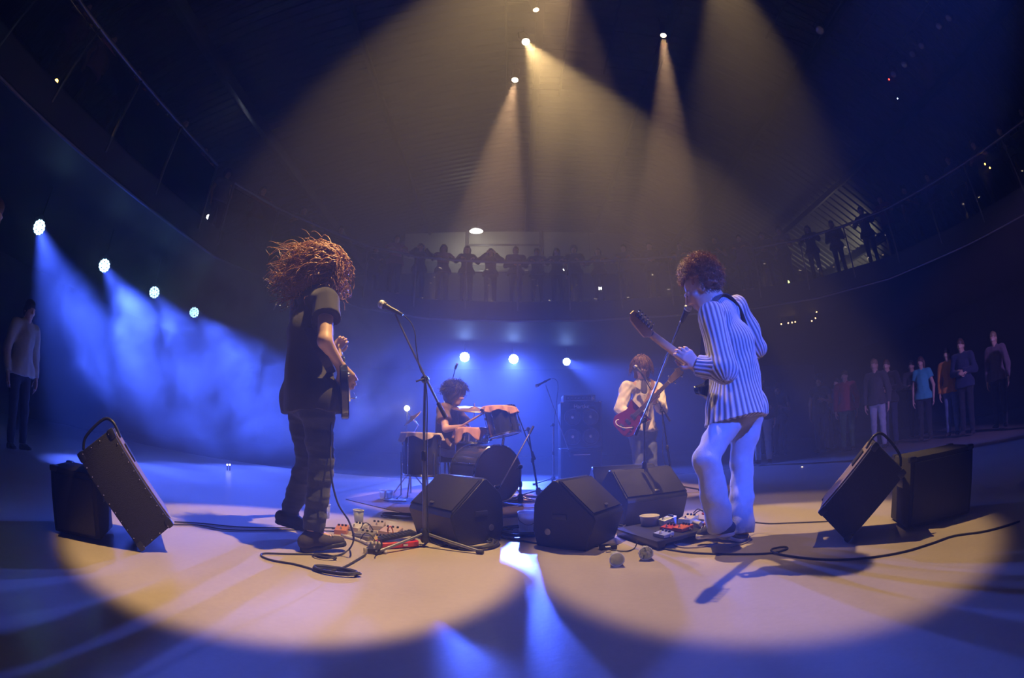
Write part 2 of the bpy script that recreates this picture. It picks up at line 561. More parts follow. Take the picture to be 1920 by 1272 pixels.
# ------------------------------------------------------------------ bodies: one continuous surface from smoothly joined tapered limbs
class SDF:
    def __init__(s, lo, hi, h):
        s.lo = np.array(lo, dtype=np.float32)
        s.h = h
        s.n = np.ceil((np.array(hi) - s.lo) / h).astype(int) + 1
        s.f = np.full(s.n, 0.2, np.float32)

    def sub(s, lo, hi):
        a = np.clip(np.floor((np.array(lo) - s.lo) / s.h).astype(int), 0, s.n - 1)
        b = np.clip(np.ceil((np.array(hi) - s.lo) / s.h).astype(int) + 1, 1, s.n)
        ax = [s.lo[i] + s.h * np.arange(a[i], b[i], dtype=np.float32) for i in range(3)]
        g = np.ix_(*ax)
        return tuple(slice(a[i], b[i]) for i in range(3)), g

    def put(s, sl, d, k, op):
        f = s.f[sl]
        if op == 'add':
            hh = np.maximum(k - np.abs(f - d), 0) / k if k > 0 else 0
            s.f[sl] = np.minimum(f, d) - hh * hh * k * 0.25
        else:
            d = -d
            hh = np.maximum(k - np.abs(f - d), 0) / k if k > 0 else 0
            s.f[sl] = np.maximum(f, d) + hh * hh * k * 0.25

    def cap(s, a, b, ra, rb=None, k=0.03, flat=None, op='add'):
        rb = ra if rb is None else rb
        a, b = np.array(a, np.float32), np.array(b, np.float32)
        m = max(ra, rb) * 1.15 + k + 2 * s.h
        sl, g = s.sub(np.minimum(a, b) - m, np.maximum(a, b) + m)
        q = [g[i] - a[i] for i in range(3)]
        ab = b - a
        L2 = float(ab @ ab) + 1e-9
        t = np.clip((q[0] * ab[0] + q[1] * ab[1] + q[2] * ab[2]) / L2, 0, 1)
        q = [q[i] - t * ab[i] for i in range(3)]
        if flat is not None:
            n = np.array(Vector(flat[0]).normalized(), np.float32)
            w = (q[0] * n[0] + q[1] * n[1] + q[2] * n[2]) * (1 / flat[1] - 1)
            q = [q[i] + w * n[i] for i in range(3)]
        d = np.sqrt(q[0] ** 2 + q[1] ** 2 + q[2] ** 2) - (ra + t * (rb - ra))
        s.put(sl, d, k, op)
        return s

    def ell(s, c, r, R=None, k=0.02, op='add'):
        c = np.array(c, np.float32)
        m = max(r) + k + 2 * s.h
        sl, g = s.sub(c - m, c + m)
        q = [g[i] - c[i] for i in range(3)]
        R = np.array(R if R is not None else np.eye(3), np.float32)
        l = [(q[0] * R[0, j] + q[1] * R[1, j] + q[2] * R[2, j]) / r[j] for j in range(3)]
        k0 = np.sqrt(l[0] ** 2 + l[1] ** 2 + l[2] ** 2)
        k1 = np.sqrt((l[0] / r[0]) ** 2 + (l[1] / r[1]) ** 2 + (l[2] / r[2]) ** 2) + 1e-6
        s.put(sl, k0 * (k0 - 1) / k1, k, op)
        return s

    def cut(s, p, n, near=None):
        """removes what lies on the side n points to; near=(centre, radius) keeps the cut local"""
        n = Vector(n).normalized()
        if near is None:
            sl, g = s.sub(s.lo, s.lo + s.h * s.n)
        else:
            c, r = np.array(near[0]), near[1]
            sl, g = s.sub(c - r, c + r)
        d = (g[0] - p[0]) * n[0] + (g[1] - p[1]) * n[1] + (g[2] - p[2]) * n[2]
        if near is not None:
            rr = np.sqrt((g[0] - c[0]) ** 2 + (g[1] - c[1]) ** 2 + (g[2] - c[2]) ** 2)
            d = np.where(rr < r - 2 * s.h, d, -1)
        s.f[sl] = np.maximum(s.f[sl], d)
        return s

    def mesh(s):
        """surface nets"""
        F = s.f
        ins = F < 0
        nx, ny, nz = [k - 1 for k in F.shape]
        cnt = np.zeros((nx, ny, nz), np.int8)
        for i in (0, 1):
            for j in (0, 1):
                for k in (0, 1):
                    cnt += ins[i:nx + i, j:ny + j, k:nz + k]
        act = np.argwhere((cnt > 0) & (cnt < 8))
        idx = np.full((nx, ny, nz), -1, np.int64)
        idx[act[:, 0], act[:, 1], act[:, 2]] = np.arange(len(act))
        cor = np.array([(i, j, k) for i in (0, 1) for j in (0, 1) for k in (0, 1)])
        val = np.stack([F[act[:, 0] + c[0], act[:, 1] + c[1], act[:, 2] + c[2]] for c in cor], 1)
        acc = np.zeros((len(act), 3))
        num = np.zeros(len(act))
        for a in range(8):
            for b in range(a + 1, 8):
                if np.abs(cor[a] - cor[b]).sum() != 1:
                    continue
                fa, fb = val[:, a], val[:, b]
                m = (fa < 0) != (fb < 0)
                t = np.where(m, fa / np.where(m, fa - fb, 1), 0)
                acc += m[:, None] * (cor[a] + t[:, None] * (cor[b] - cor[a]))
                num += m
        v = (act + acc / num[:, None]) * s.h + s.lo
        faces = []
        for ax in range(3):
            u, w = (ax + 1) % 3, (ax + 2) % 3
            a = np.take(ins, range(F.shape[ax] - 1), ax)
            b = np.take(ins, range(1, F.shape[ax]), ax)
            e = np.argwhere(a != b)
            e = e[(e[:, u] > 0) & (e[:, w] > 0) & (e[:, u] < F.shape[u] - 1) & (e[:, w] < F.shape[w] - 1)]
            flip = a[e[:, 0], e[:, 1], e[:, 2]]
            o = []
            for du, dw in ((-1, -1), (0, -1), (0, 0), (-1, 0)):
                q = e.copy()
                q[:, u] += du
                q[:, w] += dw
                o.append(idx[q[:, 0], q[:, 1], q[:, 2]])
            f = np.stack(o, 1)
            f[~flip] = f[~flip][:, ::-1]
            faces.append(f)
        return v, np.concatenate(faces)


def normals_of(v, f):
    n = np.zeros_like(v)
    fn = np.cross(v[f[:, 2]] - v[f[:, 0]], v[f[:, 3]] - v[f[:, 1]])
    for i in range(4):
        np.add.at(n, f[:, i], fn)
    return n / (np.linalg.norm(n, axis=1)[:, None] + 1e-12)


def wrinkle(v, f, amp, freq, seed, squash=(1, 1, 1)):
    """cloth folds: pushes the surface in and out along its normals"""
    r = np.random.RandomState(seed)
    n = normals_of(v, f)
    p = v * np.array(squash)
    d = np.zeros(len(v))
    for i in range(4):
        k = r.normal(size=3)
        k /= np.linalg.norm(k)
        k2 = r.normal(size=3)
        w = np.sin(p @ k2 * freq * 0.45 + r.rand() * 6) * 1.3
        d += np.sin(p @ k * freq * (1 + 0.35 * i) + w + r.rand() * 6) / (1 + 0.5 * i)
    return v + n * (d * amp * 0.5)[:, None]


def vec(p):
    return Vector(p)


def head_frame(fwd, up=(0, 0, 1)):
    f = Vector(fwd).normalized()
    u = Vector(up)
    u = (u - f * u.dot(f)).normalized()
    r = f.cross(u)
    return r, f, u


def add_head(s, c, fwd, up=(0, 0, 1), k=0.02, sc=1.0):
    r, f, u = head_frame(fwd, up)
    R = Matrix((r, f, u)).transposed()

    def at(x, y, z):
        return Vector(c) + (r * x + f * y + u * z) * sc
    S = lambda *t: tuple(q * sc for q in t)
    s.ell(at(0, -.012, .03), S(.075, .094, .094), R, k)
    s.ell(at(0, .018, -.03), S(.061, .074, .095), R, k)
    s.ell(at(0, .045, -.092), S(.038, .040, .034), R, k)
    for sx in (-1, 1):
        s.ell(at(sx * .030, .098, .005), S(.019, .016, .013), R, 0.008, 'cut')
        s.ell(at(sx * .030, .080, .004), S(.014, .013, .013), R, 0.004)
        s.cap(at(sx * .012, .094, .024), at(sx * .048, .080, .022), .009 * sc, .007 * sc, 0.01)
        s.ell(at(sx * .076, -.008, -.008), S(.010, .022, .033), R, 0.006)
        s.cap(at(sx * .022, .086, -.03), at(sx * .052, .055, -.02), .016 * sc, .02 * sc, 0.02)
    s.cap(at(0, .092, .012), at(0, .112, -.026), .009 * sc, .013 * sc, 0.010)
    s.ell(at(0, .098, -.030), S(.019, .014, .010), R, 0.008)
    s.cap(at(-.020, .086, -.060), at(.020, .086, -.060), .0075 * sc, None, 0.006)
    s.cap(at(-.016, .084, -.072), at(.016, .084, -.072), .0085 * sc, None, 0.006)
    return at


def add_hand(s, w, d, n, thumb, curl=(0.5, 0.7, 0.4), spread=0.06, k=0.007, sc=1.0, tc=0.4):
    """palm and five fingers; d to the knuckles, n the way the palm faces, thumb=+1/-1 picks the side"""
    d = Vector(d).normalized()
    n = Vector(n)
    n = (n - d * n.dot(d)).normalized()
    t = d.cross(n) * thumb
    w = Vector(w)
    r0 = .0128 * sc
    for i, (o, L, q) in enumerate(((.030, .088, 1.0), (.010, .092, 1.08), (-.010, .087, 1.0), (-.029, .079, .8))):
        kn = w + t * (o * sc) + d * (L * sc)
        s.cap(w + t * (o * .55 * sc) + d * .008, kn, r0 * 1.12, r0, 0.016)
        dd = (d + t * (o / .03 * spread)).normalized()
        p, a = kn, 0.0
        for j, (l, rr) in enumerate(((.043, .0098), (.027, .0088), (.021, .0078))):
            a += curl[j]
            q2 = p + (dd * math.cos(a) + n * math.sin(a)) * (l * q * sc)
            s.cap(p, q2, rr * sc, (rr - .0008) * sc, k * 0.6)
            p = q2
    b = w + t * .020 * sc + d * .022 * sc
    m = b + (t * .75 + d * .55 + n * .35).normalized() * (.046 * sc)
    s.cap(b, m, .0155 * sc, .0125 * sc, 0.012)
    e = m + (t * (.55 - tc) + d * .85 + n * tc).normalized() * (.034 * sc)
    s.cap(m, e, .0115 * sc, .010 * sc, k)
    s.cap(e, e + (t * (.2 - tc) + d * .8 + n * tc * 1.2).normalized() * (.026 * sc), .0098 * sc, .0082 * sc, k)


def limits(J, pad=0.2):
    P = np.array([tuple(p) for k, p in J.items() if k not in ('fwd', 'hf', 'hup', 'hR', 'hL')])
    return P.min(0) - pad, P.max(0) + pad


def sdf_body(J, h, hands=True, arms=1.0, girth=1.0):
    lo, hi = limits(J)
    s = SDF(lo, hi, h)
    f = Vector(J['fwd'])
    g = girth
    chest, pel, neck, hc = (Vector(J[q]) for q in ('chest', 'pel', 'neck', 'head'))
    waist = (pel * .55 + chest * .45)
    s.cap(J['hipL'], J['hipR'], .098 * g, None, .05)
    s.cap(pel, waist, .125 * g, .112 * g, .05, (f, .78))
    s.cap(waist, chest, .112 * g, .135 * g, .05, (f, .76))
    s.cap(chest, neck, .12 * g, .07, .05, (f, .76))
    shl, shr = Vector(J['shL']), Vector(J['shR'])
    s.cap(shl * .85 + shr * .15, shr * .85 + shl * .15, .062, None, .05)
    hfw = Vector(J['hf'])
    hup = Vector(J.get('hup', (0, 0, 1)))
    r_, f_, u_ = head_frame(hfw, hup)
    s.cap(neck, hc - u_ * .045 - f_ * .02, .058, .052, .03)
    add_head(s, hc, hfw, hup)
    for q in 'LR':
        s.cap(J['sh' + q], J['el' + q], .050 * arms, .040 * arms, .04)
        s.cap(J['el' + q], J['wr' + q], .041 * arms, .027 * arms, .02)
        s.cap(J['hip' + q], J['kn' + q], .085 * g, .054 * g, .04)
        s.cap(J['kn' + q], J['an' + q], .054 * g, .038, .02)
        a, t = Vector(J['an' + q]), Vector(J['toe' + q])
        s.cap(a, a + (t - a) * .68 + Vector((0, 0, .006)), .034, .020, .02)
        if hands and ('h' + q) in J:
            d, n, th, cu = J['h' + q][:4]
            add_hand(s, J['wr' + q], d, n, th, cu, sc=J['h' + q][4] if len(J['h' + q]) > 4 else 1.0)
    return s


def sdf_shirt(J, h, sleeve=1.0, hem=0.02, ease=0.018, hemdir=None, g=1.0, flare=0.0, fl=.80, shift=(0, 0, 0), ka=.035):
    """torso and sleeves a little larger than the body, cut clean at the hem, cuffs and neckline"""
    lo, hi = limits(J)
    s = SDF(lo, hi, h)
    f = Vector(J['fwd'])
    chest, pel, neck = (Vector(J[q]) for q in ('chest', 'pel', 'neck'))
    ax = (chest - pel).normalized()
    waist = pel * .5 + chest * .5
    bot = pel - ax * (hem + .06) + Vector(shift)
    s.cap(bot, waist, (.150 + flare) * g + ease, .122 * g + ease, .05, (f, fl))
    hl, hr = Vector(J['hipL']), Vector(J['hipR'])
    s.cap(hl, hr, .108 * g + ease, None, .05)             # it hangs over the hips
    for q in (hl, hr):
        s.cap(q, q - ax * (hem + .06), .106 * g + ease, .112 * g + ease, .05)
        s.cap(q, q.lerp(waist, .6) + ax * .03, .106 * g + ease, .09 * g + ease, .05)
    s.cap(waist, chest, .122 * g + ease, .138 * g + ease, .05, (f, fl - .02))
    s.cap(chest, neck - ax * .02, .125 * g + ease, .075 + ease * .5, .05, (f, .78))
    shl, shr = Vector(J['shL']), Vector(J['shR'])
    s.cap(shl * .85 + shr * .15, shr * .85 + shl * .15, .062 + ease * .7, None, .05)
    s.cut(pel - ax * hem, hemdir if hemdir is not None else -ax)
    for q in 'LR':
        a, e, w = Vector(J['sh' + q]), Vector(J['el' + q]), Vector(J['wr' + q])
        if sleeve > .6:
            s.cap(a, e, .056 + ease, .050 + ease, ka)
            p = e + (w - e) * (min(sleeve, 1) * .96)
            p2 = e + (w - e) * (min(sleeve, 1) * .90)
            s.cap(e, p, .048 + ease, .030 + ease, .02)
            s.cut(p2, w - e, (p2 + (w - e).normalized() * .05, .075))
        else:
            p = a + (e - a) * sleeve
            s.cap(a, a + (e - a) * (sleeve + .12), .056 + ease, .058 + ease * 1.4, .04)
            s.cut(p, e - a, (p + (e - a).normalized() * .07, .13))
    return s


def sdf_trousers(J, h, ease=0.016, length=0.93, g=1.0, bottom=0.0, top=.12):
    lo, hi = limits(J)
    s = SDF(lo, hi, h)
    f = Vector(J['fwd'])
    chest, pel = Vector(J['chest']), Vector(J['pel'])
    ax = (chest - pel).normalized()
    s.cap(J['hipL'], J['hipR'], .100 * g + ease, None, .05)
    s.cap(pel, pel + ax * .16, .128 * g + ease, .118 * g + ease, .05, (f, .80))
    s.cut(pel + ax * top, ax)
    for q in 'LR':
        a, k, n = Vector(J['hip' + q]), Vector(J['kn' + q]), Vector(J['an' + q])
        s.cap(a, k, .090 * g + ease, .058 * g + ease, .03)
        e = k + (n - k) * (length + .15)
        s.cap(k, e, .058 * g + ease, .044 + ease + bottom, .02)
        p = k + (n - k) * length
        s.cut(p, n - k, (p + (n - k).normalized() * .09, .16))
    return s


def shoe(J, q, parent, mu, ms, h=0.006, sock=None):
    a, t = Vector(J['an' + q]), Vector(J['toe' + q])
    d = t - a
    hd = Vector((d.x, d.y, 0)).normalized()
    # the sole runs from under the heel to the toe
    heel = Vector(J['heel' + q])
    ax = (t - heel)
    ax.normalize()
    up = Vector((0, 0, 1))
    up = (up - ax * up.dot(ax)).normalized()
    side = ax.cross(up)
    base = [heel + ax * .03, heel + ax * .13, t - ax * .04]
    lo = np.minimum.reduce([np.array(p) for p in base + [a]]) - .12
    hi = np.maximum.reduce([np.array(p) for p in base + [a]]) + .12
    s = SDF(lo, hi, h)
    s.cap(base[0] + up * .050, base[1] + up * .046, .038, .040, .02)
    s.cap(base[1] + up * .044, base[2] + up * .030, .042, .034, .03, (up, .85))
    s.cap(base[0] + up * .05, a + up * .005, .040, .043, .03)
    s.cut(heel + up * .022, -up)
    s.cut(a + up * .02, up, (a + up * .05, .09))
    v, f = s.mesh()
    o = from_data('shoe', v, f, mu, parent, True)
    s = SDF(lo, hi, h)
    for p, r, p2, r2 in ((base[0], .040, base[1], .041), (base[1], .041, base[2], .041)):
        s.cap(p + up * .012, p2 + up * .012, r, r2, .02)
    s.cut(heel + up * .028, up)
    s.cut(heel, -up)
    v, f = s.mesh()
    from_data('sole', v, f, ms, o, 'angle')
    # lace rows
    b = B()
    for i in range(4):
        c = base[1] + ax * (.005 + .018 * i) + up * (.088 - .006 * i)
        b.tube([c - side * .024 - up * .006, c + up * .002, c + side * .024 - up * .006], .0028, 5)
    b.obj('laces', ms, o)
    return o


def parent_origin(o):
    return ORG[o.name]


def add_attr(o, name, vals):
    a = o.data.attributes.new(name, 'FLOAT', 'POINT')
    a.data.foreach_set('value', np.asarray(vals, np.float32))


def strand_mesh(name, strands, r, m, parent, n=3):
    """many hair strands as one mesh: tapering tubes"""
    V_, F_ = [], []
    for P in strands:
        P = np.asarray(P, float)
        k = len(P)
        d = np.gradient(P, axis=0)
        d /= np.linalg.norm(d, axis=1)[:, None] + 1e-9
        u = np.cross(d, [0.31, 0.22, 0.92])
        u /= np.linalg.norm(u, axis=1)[:, None] + 1e-9
        w = np.cross(d, u)
        tp = r * np.linspace(1, 0.35, k)[:, None]
        base = sum(len(x) for x in V_) if False else None
        ring = [P + tp * (u * math.cos(2 * PI * i / n) + w * math.sin(2 * PI * i / n)) for i in range(n)]
        V_.append(np.stack(ring, 1).reshape(-1, 3))
        F_.append(k)
    off = 0
    faces = []
    for k in F_:
        i = np.arange(k - 1)[:, None] * n
        j = np.arange(n)[None, :]
        a = off + i + j
        b = off + i + (j + 1) % n
        q = np.stack([a, b, b + n, a + n], -1).reshape(-1, 4)
        faces.append(q)
        off += k * n
    return from_data(name, np.concatenate(V_), np.concatenate(faces), m, parent, True)


M_SKIN = mat('skin', (0.62, 0.40, 0.29), 0.5, var=0.08, scale=30, bump=0.05, bscale=200)
M_EYE = mat('eye_dark', (0.03, 0.02, 0.02), 0.15, var=0)


def eyes(at, parent):
    for sx in (-1, 1):
        B().ball(at(sx * .030, .086, .004), .0095, n=10).obj('eye', M_EYE, parent, True)


def head_at(c, fwd, up=(0, 0, 1)):
    r, f, u = head_frame(fwd, up)
    return lambda x, y, z: Vector(c) + r * x + f * y + u * z


def cloth_mat(name, col, rough=0.8, var=0.15, scale=25, weave=0.25, bscale=350, sheen=0.2):
    return mat(name, col, rough, 0, var, scale, weave, bscale, 0.3, sheen=sheen)


# ------------------------------------------------------------------ long-haired guitarist, seen from behind, facing right
G1 = dict(
    fwd=(0.82, 0.57, 0), pel=(-1.175, 2.430, 0.881), chest=(-1.196, 2.430, 1.243), neck=(-1.187, 2.450, 1.515), head=(-1.131, 2.470, 1.646),
    hf=(0.80, 0.46, -0.42), hup=(0.35, 0.2, 0.9),
    shR=(-1.055, 2.310, 1.407), shL=(-1.359, 2.570, 1.518), elR=(-0.990, 2.200, 1.152), wrR=(-0.933, 2.320, 1.036),
    elL=(-1.41, 2.83, 1.20), wrL=(-1.29, 3.02, 1.27),
    hipR=(-1.083, 2.350, 0.846), hipL=(-1.256, 2.500, 0.860), knR=(-1.034, 2.330, 0.493), knL=(-1.218, 2.530, 0.502),
    anR=(-1.075, 2.29, 0.105), anL=(-1.399, 2.600, 0.104),
    toeR=(-0.92, 2.40, 0.035), heelR=(-1.13, 2.24, 0.0), toeL=(-1.27, 2.60, 0.035), heelL=(-1.45, 2.52, 0.075),
    hR=((0.55, 0.45, -0.75), (-0.4, 0.8, 0.1), -1, (0.5, 0.7, 0.5)),
    hL=((0.6, 0.1, 0.6), (0.6, -0.6, 0.3), 1, (0.7, 0.9, 0.6)))


def person(J, label, group=None, h=0.007, arms=1.0, girth=1.0, skin=None):
    v, f = sdf_body(J, h, arms=arms, girth=girth).mesh()
    o = from_data('person', v, f, skin or M_SKIN, None, True)
    tag(o, label, 'person', group)
    eyes(head_at(J['head'], J['hf'], J.get('hup', (0, 0, 1))), o)
    return o


p1 = person(G1, 'guitarist in black t-shirt with long wavy brown hair flying back, seen from behind')
v, f = sdf_shirt(G1, .008, sleeve=.46, hem=.105, ease=.026, flare=.010, fl=.94).mesh()
v = wrinkle(v, f, .012, 22, 3, (1, 1, .4))
from_data('shirt', v, f, cloth_mat('black_cotton', (0.035, 0.034, 0.036)), p1, True)
v, f = sdf_trousers(G1, .008, ease=.016, length=.97, g=.97, top=-.05).mesh()
v = wrinkle(v, f, .007, 24, 5, (1, 1, 1.4))
v = wrinkle(v, f, .004, 55, 6, (.6, .6, 1.6))
from_data('trousers', v, f, cloth_mat('dark_denim', (0.055, 0.062, 0.085), weave=.4), p1, True)
M_SUEDE = mat('dark_suede', (0.045, 0.038, 0.035), 0.8, bump=.2)
M_RUBBER = mat('black_rubber', (0.03, 0.03, 0.03), 0.6)
M_WRUB = mat('pale_rubber', (0.55, 0.55, 0.58), 0.5)
for q in 'RL':
    shoe(G1, q, p1, M_SUEDE, M_RUBBER if q == 'R' else M_RUBBER)
B().cyl(Vector(G1['anL']) + Vector((.0, 0, -.015)), Vector(G1['anL']) + Vector((0.01, 0, .06)), .045, .047, 16).obj('sock', mat('white_sock', (.7, .7, .7), .9), p1)

# hair: a mass over the scalp and long wavy locks blown back to the left
M_HAIR1 = mat('brown_hair', (0.36, 0.165, 0.085), 0.42, var=.35, scale=40, spec=.6)
hc = Vector(G1['head'])
r_, f_, u_ = head_frame(G1['hf'], G1['hup'])
s = SDF(np.array(hc) - .45, np.array(hc) + .35, .008)
Rm = Matrix((r_, f_, u_)).transposed()
s.ell(hc + u_ * .035 - f_ * .030, (.092, .105, .105), Rm, .02)
s.ell(hc - f_ * .085 + u_ * .01, (.085, .085, .11), Rm, .05)
s.cap(hc - f_ * .10 + u_ * .02, hc + Vector((-.20, .02, .04)), .085, .045, .05)
s.cap(hc - f_ * .10 - u_ * .04, hc + Vector((-.20, 0, -.09)), .085, .055, .05)
s.cap(hc - f_ * .07 - u_ * .08, hc + Vector((-.12, 0, -.20)), .075, .045, .05)
v, f = s.mesh()
v = wrinkle(v, f, .022, 60, 9)
from_data('hair', v, f, M_HAIR1, p1, True)
R_ = np.random.RandomState(4)
st = []
for i in range(1300):
    d = R_.normal(size=3)
    d /= np.linalg.norm(d)
    if d[1] > .45 and d[2] < .5:
        continue
    loc = d[0] * np.array(r_) * .092 + (d[1] * .10 - .02) * np.array(f_) + (d[2] * .10 + .03) * np.array(u_)
    root = np.array(hc) + loc
    L = R_.uniform(.20, .36) * (1.0 - .25 * max(0, d[1]))
    tgt = np.array([-1.0, R_.uniform(-.2, .2), R_.normal(-.28, .30)])
    curl = .013
    if i % 7 == 0:        # locks that hang past the face on the far side
        tgt = np.array([R_.uniform(.05, .35), R_.uniform(-.1, .2), -1.0])
        L = R_.uniform(.12, .22)
        root = np.array(hc) + np.array(f_) * R_.uniform(.0, .080) + np.array(u_) * R_.uniform(.0, .09) + np.array(r_) * R_.uniform(.06, .085) * (1 if i % 14 else -1)
        curl = .016
    tgt /= np.linalg.norm(tgt)
    out = loc / (np.linalg.norm(loc) + 1e-6)
    k = 18
    t = np.linspace(0, 1, k)[:, None]
    dirs = out * .8 * np.clip(1 - 2.2 * t, 0, 1) + tgt * (.35 + t) + np.array([0, 0, -.35]) * t * t
    dirs /= np.linalg.norm(dirs, axis=1)[:, None] + 1e-9
    P = root + np.cumsum(dirs * (L / k), 0)
    # neighbouring strands share a wave, so they gather in locks
    key = np.floor(loc * 22)
    rs = np.random.RandomState(abs(int(key @ np.array([73856, 19349, 83492]))) % 100000)
    a, b2 = rs.normal(size=3), rs.normal(size=3)
    w, ph = rs.uniform(12, 22), rs.rand() * 6
    st.append(P + t ** .7 * curl * (np.sin(t * w + ph) * a + np.cos(t * w + ph) * b2) + R_.normal(size=3) * t * .012)
strand_mesh('hair_locks', st, .0042, M_HAIR1, p1)

# ------------------------------------------------------------------ curly-haired guitarist, seen from behind, facing left
G2 = dict(
    fwd=(-0.78, 0.62, 0), pel=(1.321, 2.430, 0.843), chest=(1.309, 2.430, 1.177), neck=(1.232, 2.430, 1.469), head=(1.137, 2.430, 1.517),
    hf=(-0.80, 0.38, -0.46), hup=(-0.35, 0.15, 0.9),
    shL=(1.127, 2.300, 1.323), shR=(1.456, 2.560, 1.452), elL=(1.107, 2.160, 0.994), wrL=(0.997, 2.270, 1.033),
    elR=(1.591, 2.580, 1.201), wrR=(1.359, 2.700, 1.022),
    hipL=(1.255, 2.390, 0.786), hipR=(1.432, 2.500, 0.805), knL=(1.052, 2.310, 0.533), knR=(1.385, 2.500, 0.468),
    anL=(1.179, 2.380, 0.098), anR=(1.343, 2.400, 0.027),
    toeL=(1.065, 2.475, 0.04), heelL=(1.255, 2.35, 0.055), toeR=(1.20, 2.55, 0.035), heelR=(1.335, 2.36, 0.0),
    hL=((-0.62, -0.1, 0.55), (-0.15, 0.9, 0.35), 1, (0.55, 0.85, 0.6)),
    hR=((-0.85, 0.1, -0.3), (-0.1, -0.9, -0.2), -1, (0.5, 0.6, 0.4)))
p2 = person(G2, 'guitarist with curly afro hair in striped knit pullover and pale trousers singing', girth=.9)
J = G2
v, f = sdf_shirt(J, .0065, sleeve=1.0, hem=.115, ease=.022, hemdir=(0.10, -0.1, -1), flare=.030, g=.96, fl=1.0, shift=(-.050, -.055, 0)).mesh()
v = wrinkle(v, f, .011, 24, 8, (1, 1, .5))


def bone_angle(v, segs):
    """angle of each vertex round the nearest of the given bones, times that bone's rib count"""
    best = np.full(len(v), 9.0)
    val = np.zeros(len(v))
    for a, b, cnt, rad in segs:
        a, b = np.array(a), np.array(b)
        d = b - a
        L = np.linalg.norm(d)
        d = d / L
        q = v - a
        t = np.clip(q @ d, 0, L)
        e = q - t[:, None] * d
        dist = np.linalg.norm(e, axis=1) - rad
        u = np.cross(d, [0.2, 0.9, 0.35])
        u /= np.linalg.norm(u)
        w = np.cross(d, u)
        an = np.arctan2(e @ w, e @ u) * cnt
        m = dist < best
        best[m] = dist[m]
        val[m] = an[m]
    return val


ax_ = (Vector(J['chest']) - Vector(J['pel'])).normalized()
ribv = 0.5 + 0.5 * np.cos(bone_angle(v, [(Vector(J['pel']) - ax_ * .1, Vector(J['neck']), 40, .15),
                                        (J['shL'], J['elL'], 16, .075), (J['elL'], J['wrL'], 16, .06),
                                        (J['shR'], J['elR'], 16, .075), (J['elR'], J['wrR'], 16, .06)]))
v = v + normals_of(v, f) * ((ribv - .5) * .005)[:, None]
mk = cloth_mat('striped_knit', (0.6, 0.58, 0.56), weave=.5)
n = mk.node_tree
bs = n.nodes['Principled BSDF']
at_ = n.nodes.new('ShaderNodeAttribute')
at_.attribute_name = 'rib'
mxx = n.nodes.new('ShaderNodeMix')
mxx.data_type = 'RGBA'
mxx.inputs[6].default_value = (0.10, 0.10, 0.13, 1)
mxx.inputs[7].default_value = (0.66, 0.63, 0.62, 1)
n.links.new(at_.outputs['Fac'], mxx.inputs[0])
n.links.new(mxx.outputs[2], bs.inputs['Base Color'])
o = from_data('pullover', v, f, mk, p2, True)
add_attr(o, 'rib', ribv)
v, f = sdf_trousers(J, .007, ease=.020, length=.97, g=.96, bottom=.014, top=-.05).mesh()
v = wrinkle(v, f, .008, 19, 12, (1, 1, 1.3))
v = wrinkle(v, f, .0055, 44, 13, (.6, .6, 1.5))
tr = from_data('trousers', v, f, cloth_mat('pale_denim', (0.40, 0.42, 0.48), weave=.4), p2, True)
M_CANVAS = mat('navy_canvas', (0.05, 0.055, 0.09), 0.8, bump=.2)
for q in 'LR':
    shoe(J, q, p2, M_CANVAS, M_WRUB)
# afro
M_HAIR2 = mat('curly_hair', (0.33, 0.155, 0.08), 0.5, var=.4, scale=60, spec=.5)
hc = Vector((1.145, 2.440, 1.597))
r_, f_, u_ = head_frame(J['hf'], J['hup'])
Rm = Matrix((r_, f_, u_)).transposed()
s = SDF(np.array(hc) - .25, np.array(hc) + .25, .008)
s.ell(hc - f_ * .02 + u_ * .012, (.118, .112, .108), Rm, .02)
s.ell(hc - f_ * .06 - u_ * .05, (.10, .075, .07), Rm, .04)
v, f = s.mesh()
v = wrinkle(v, f, .016, 90, 21)
from_data('hair', v, f, M_HAIR2, p2, True)
st = []
for i in range(1900):
    d = R_.normal(size=3)
    d /= np.linalg.norm(d)
    if d[1] > .35 and d[2] < .15:
        continue
    base = np.array(hc) + np.array(f_) * (-.02 + .108 * d[1]) + np.array(u_) * (.005 + .105 * d[2]) + np.array(r_) * .112 * d[0]
    out = np.array(r_) * d[0] + np.array(f_) * d[1] + np.array(u_) * d[2]
    a = np.cross(out, R_.normal(size=3))
    a /= np.linalg.norm(a)
    b2 = np.cross(out, a)
    t = np.linspace(0, 1, 12)[:, None]
    rr = R_.uniform(.006, .011)
    L = R_.uniform(.032, .060)
    ph = R_.rand() * 6
    turns = R_.uniform(7, 13)
    st.append(base + out * (t * L) + rr * (np.cos(t * turns + ph) * a + np.sin(t * turns + ph) * b2) + a * t * R_.uniform(-.012, .012))
strand_mesh('hair_curls', st, .0026, M_HAIR2, p2)

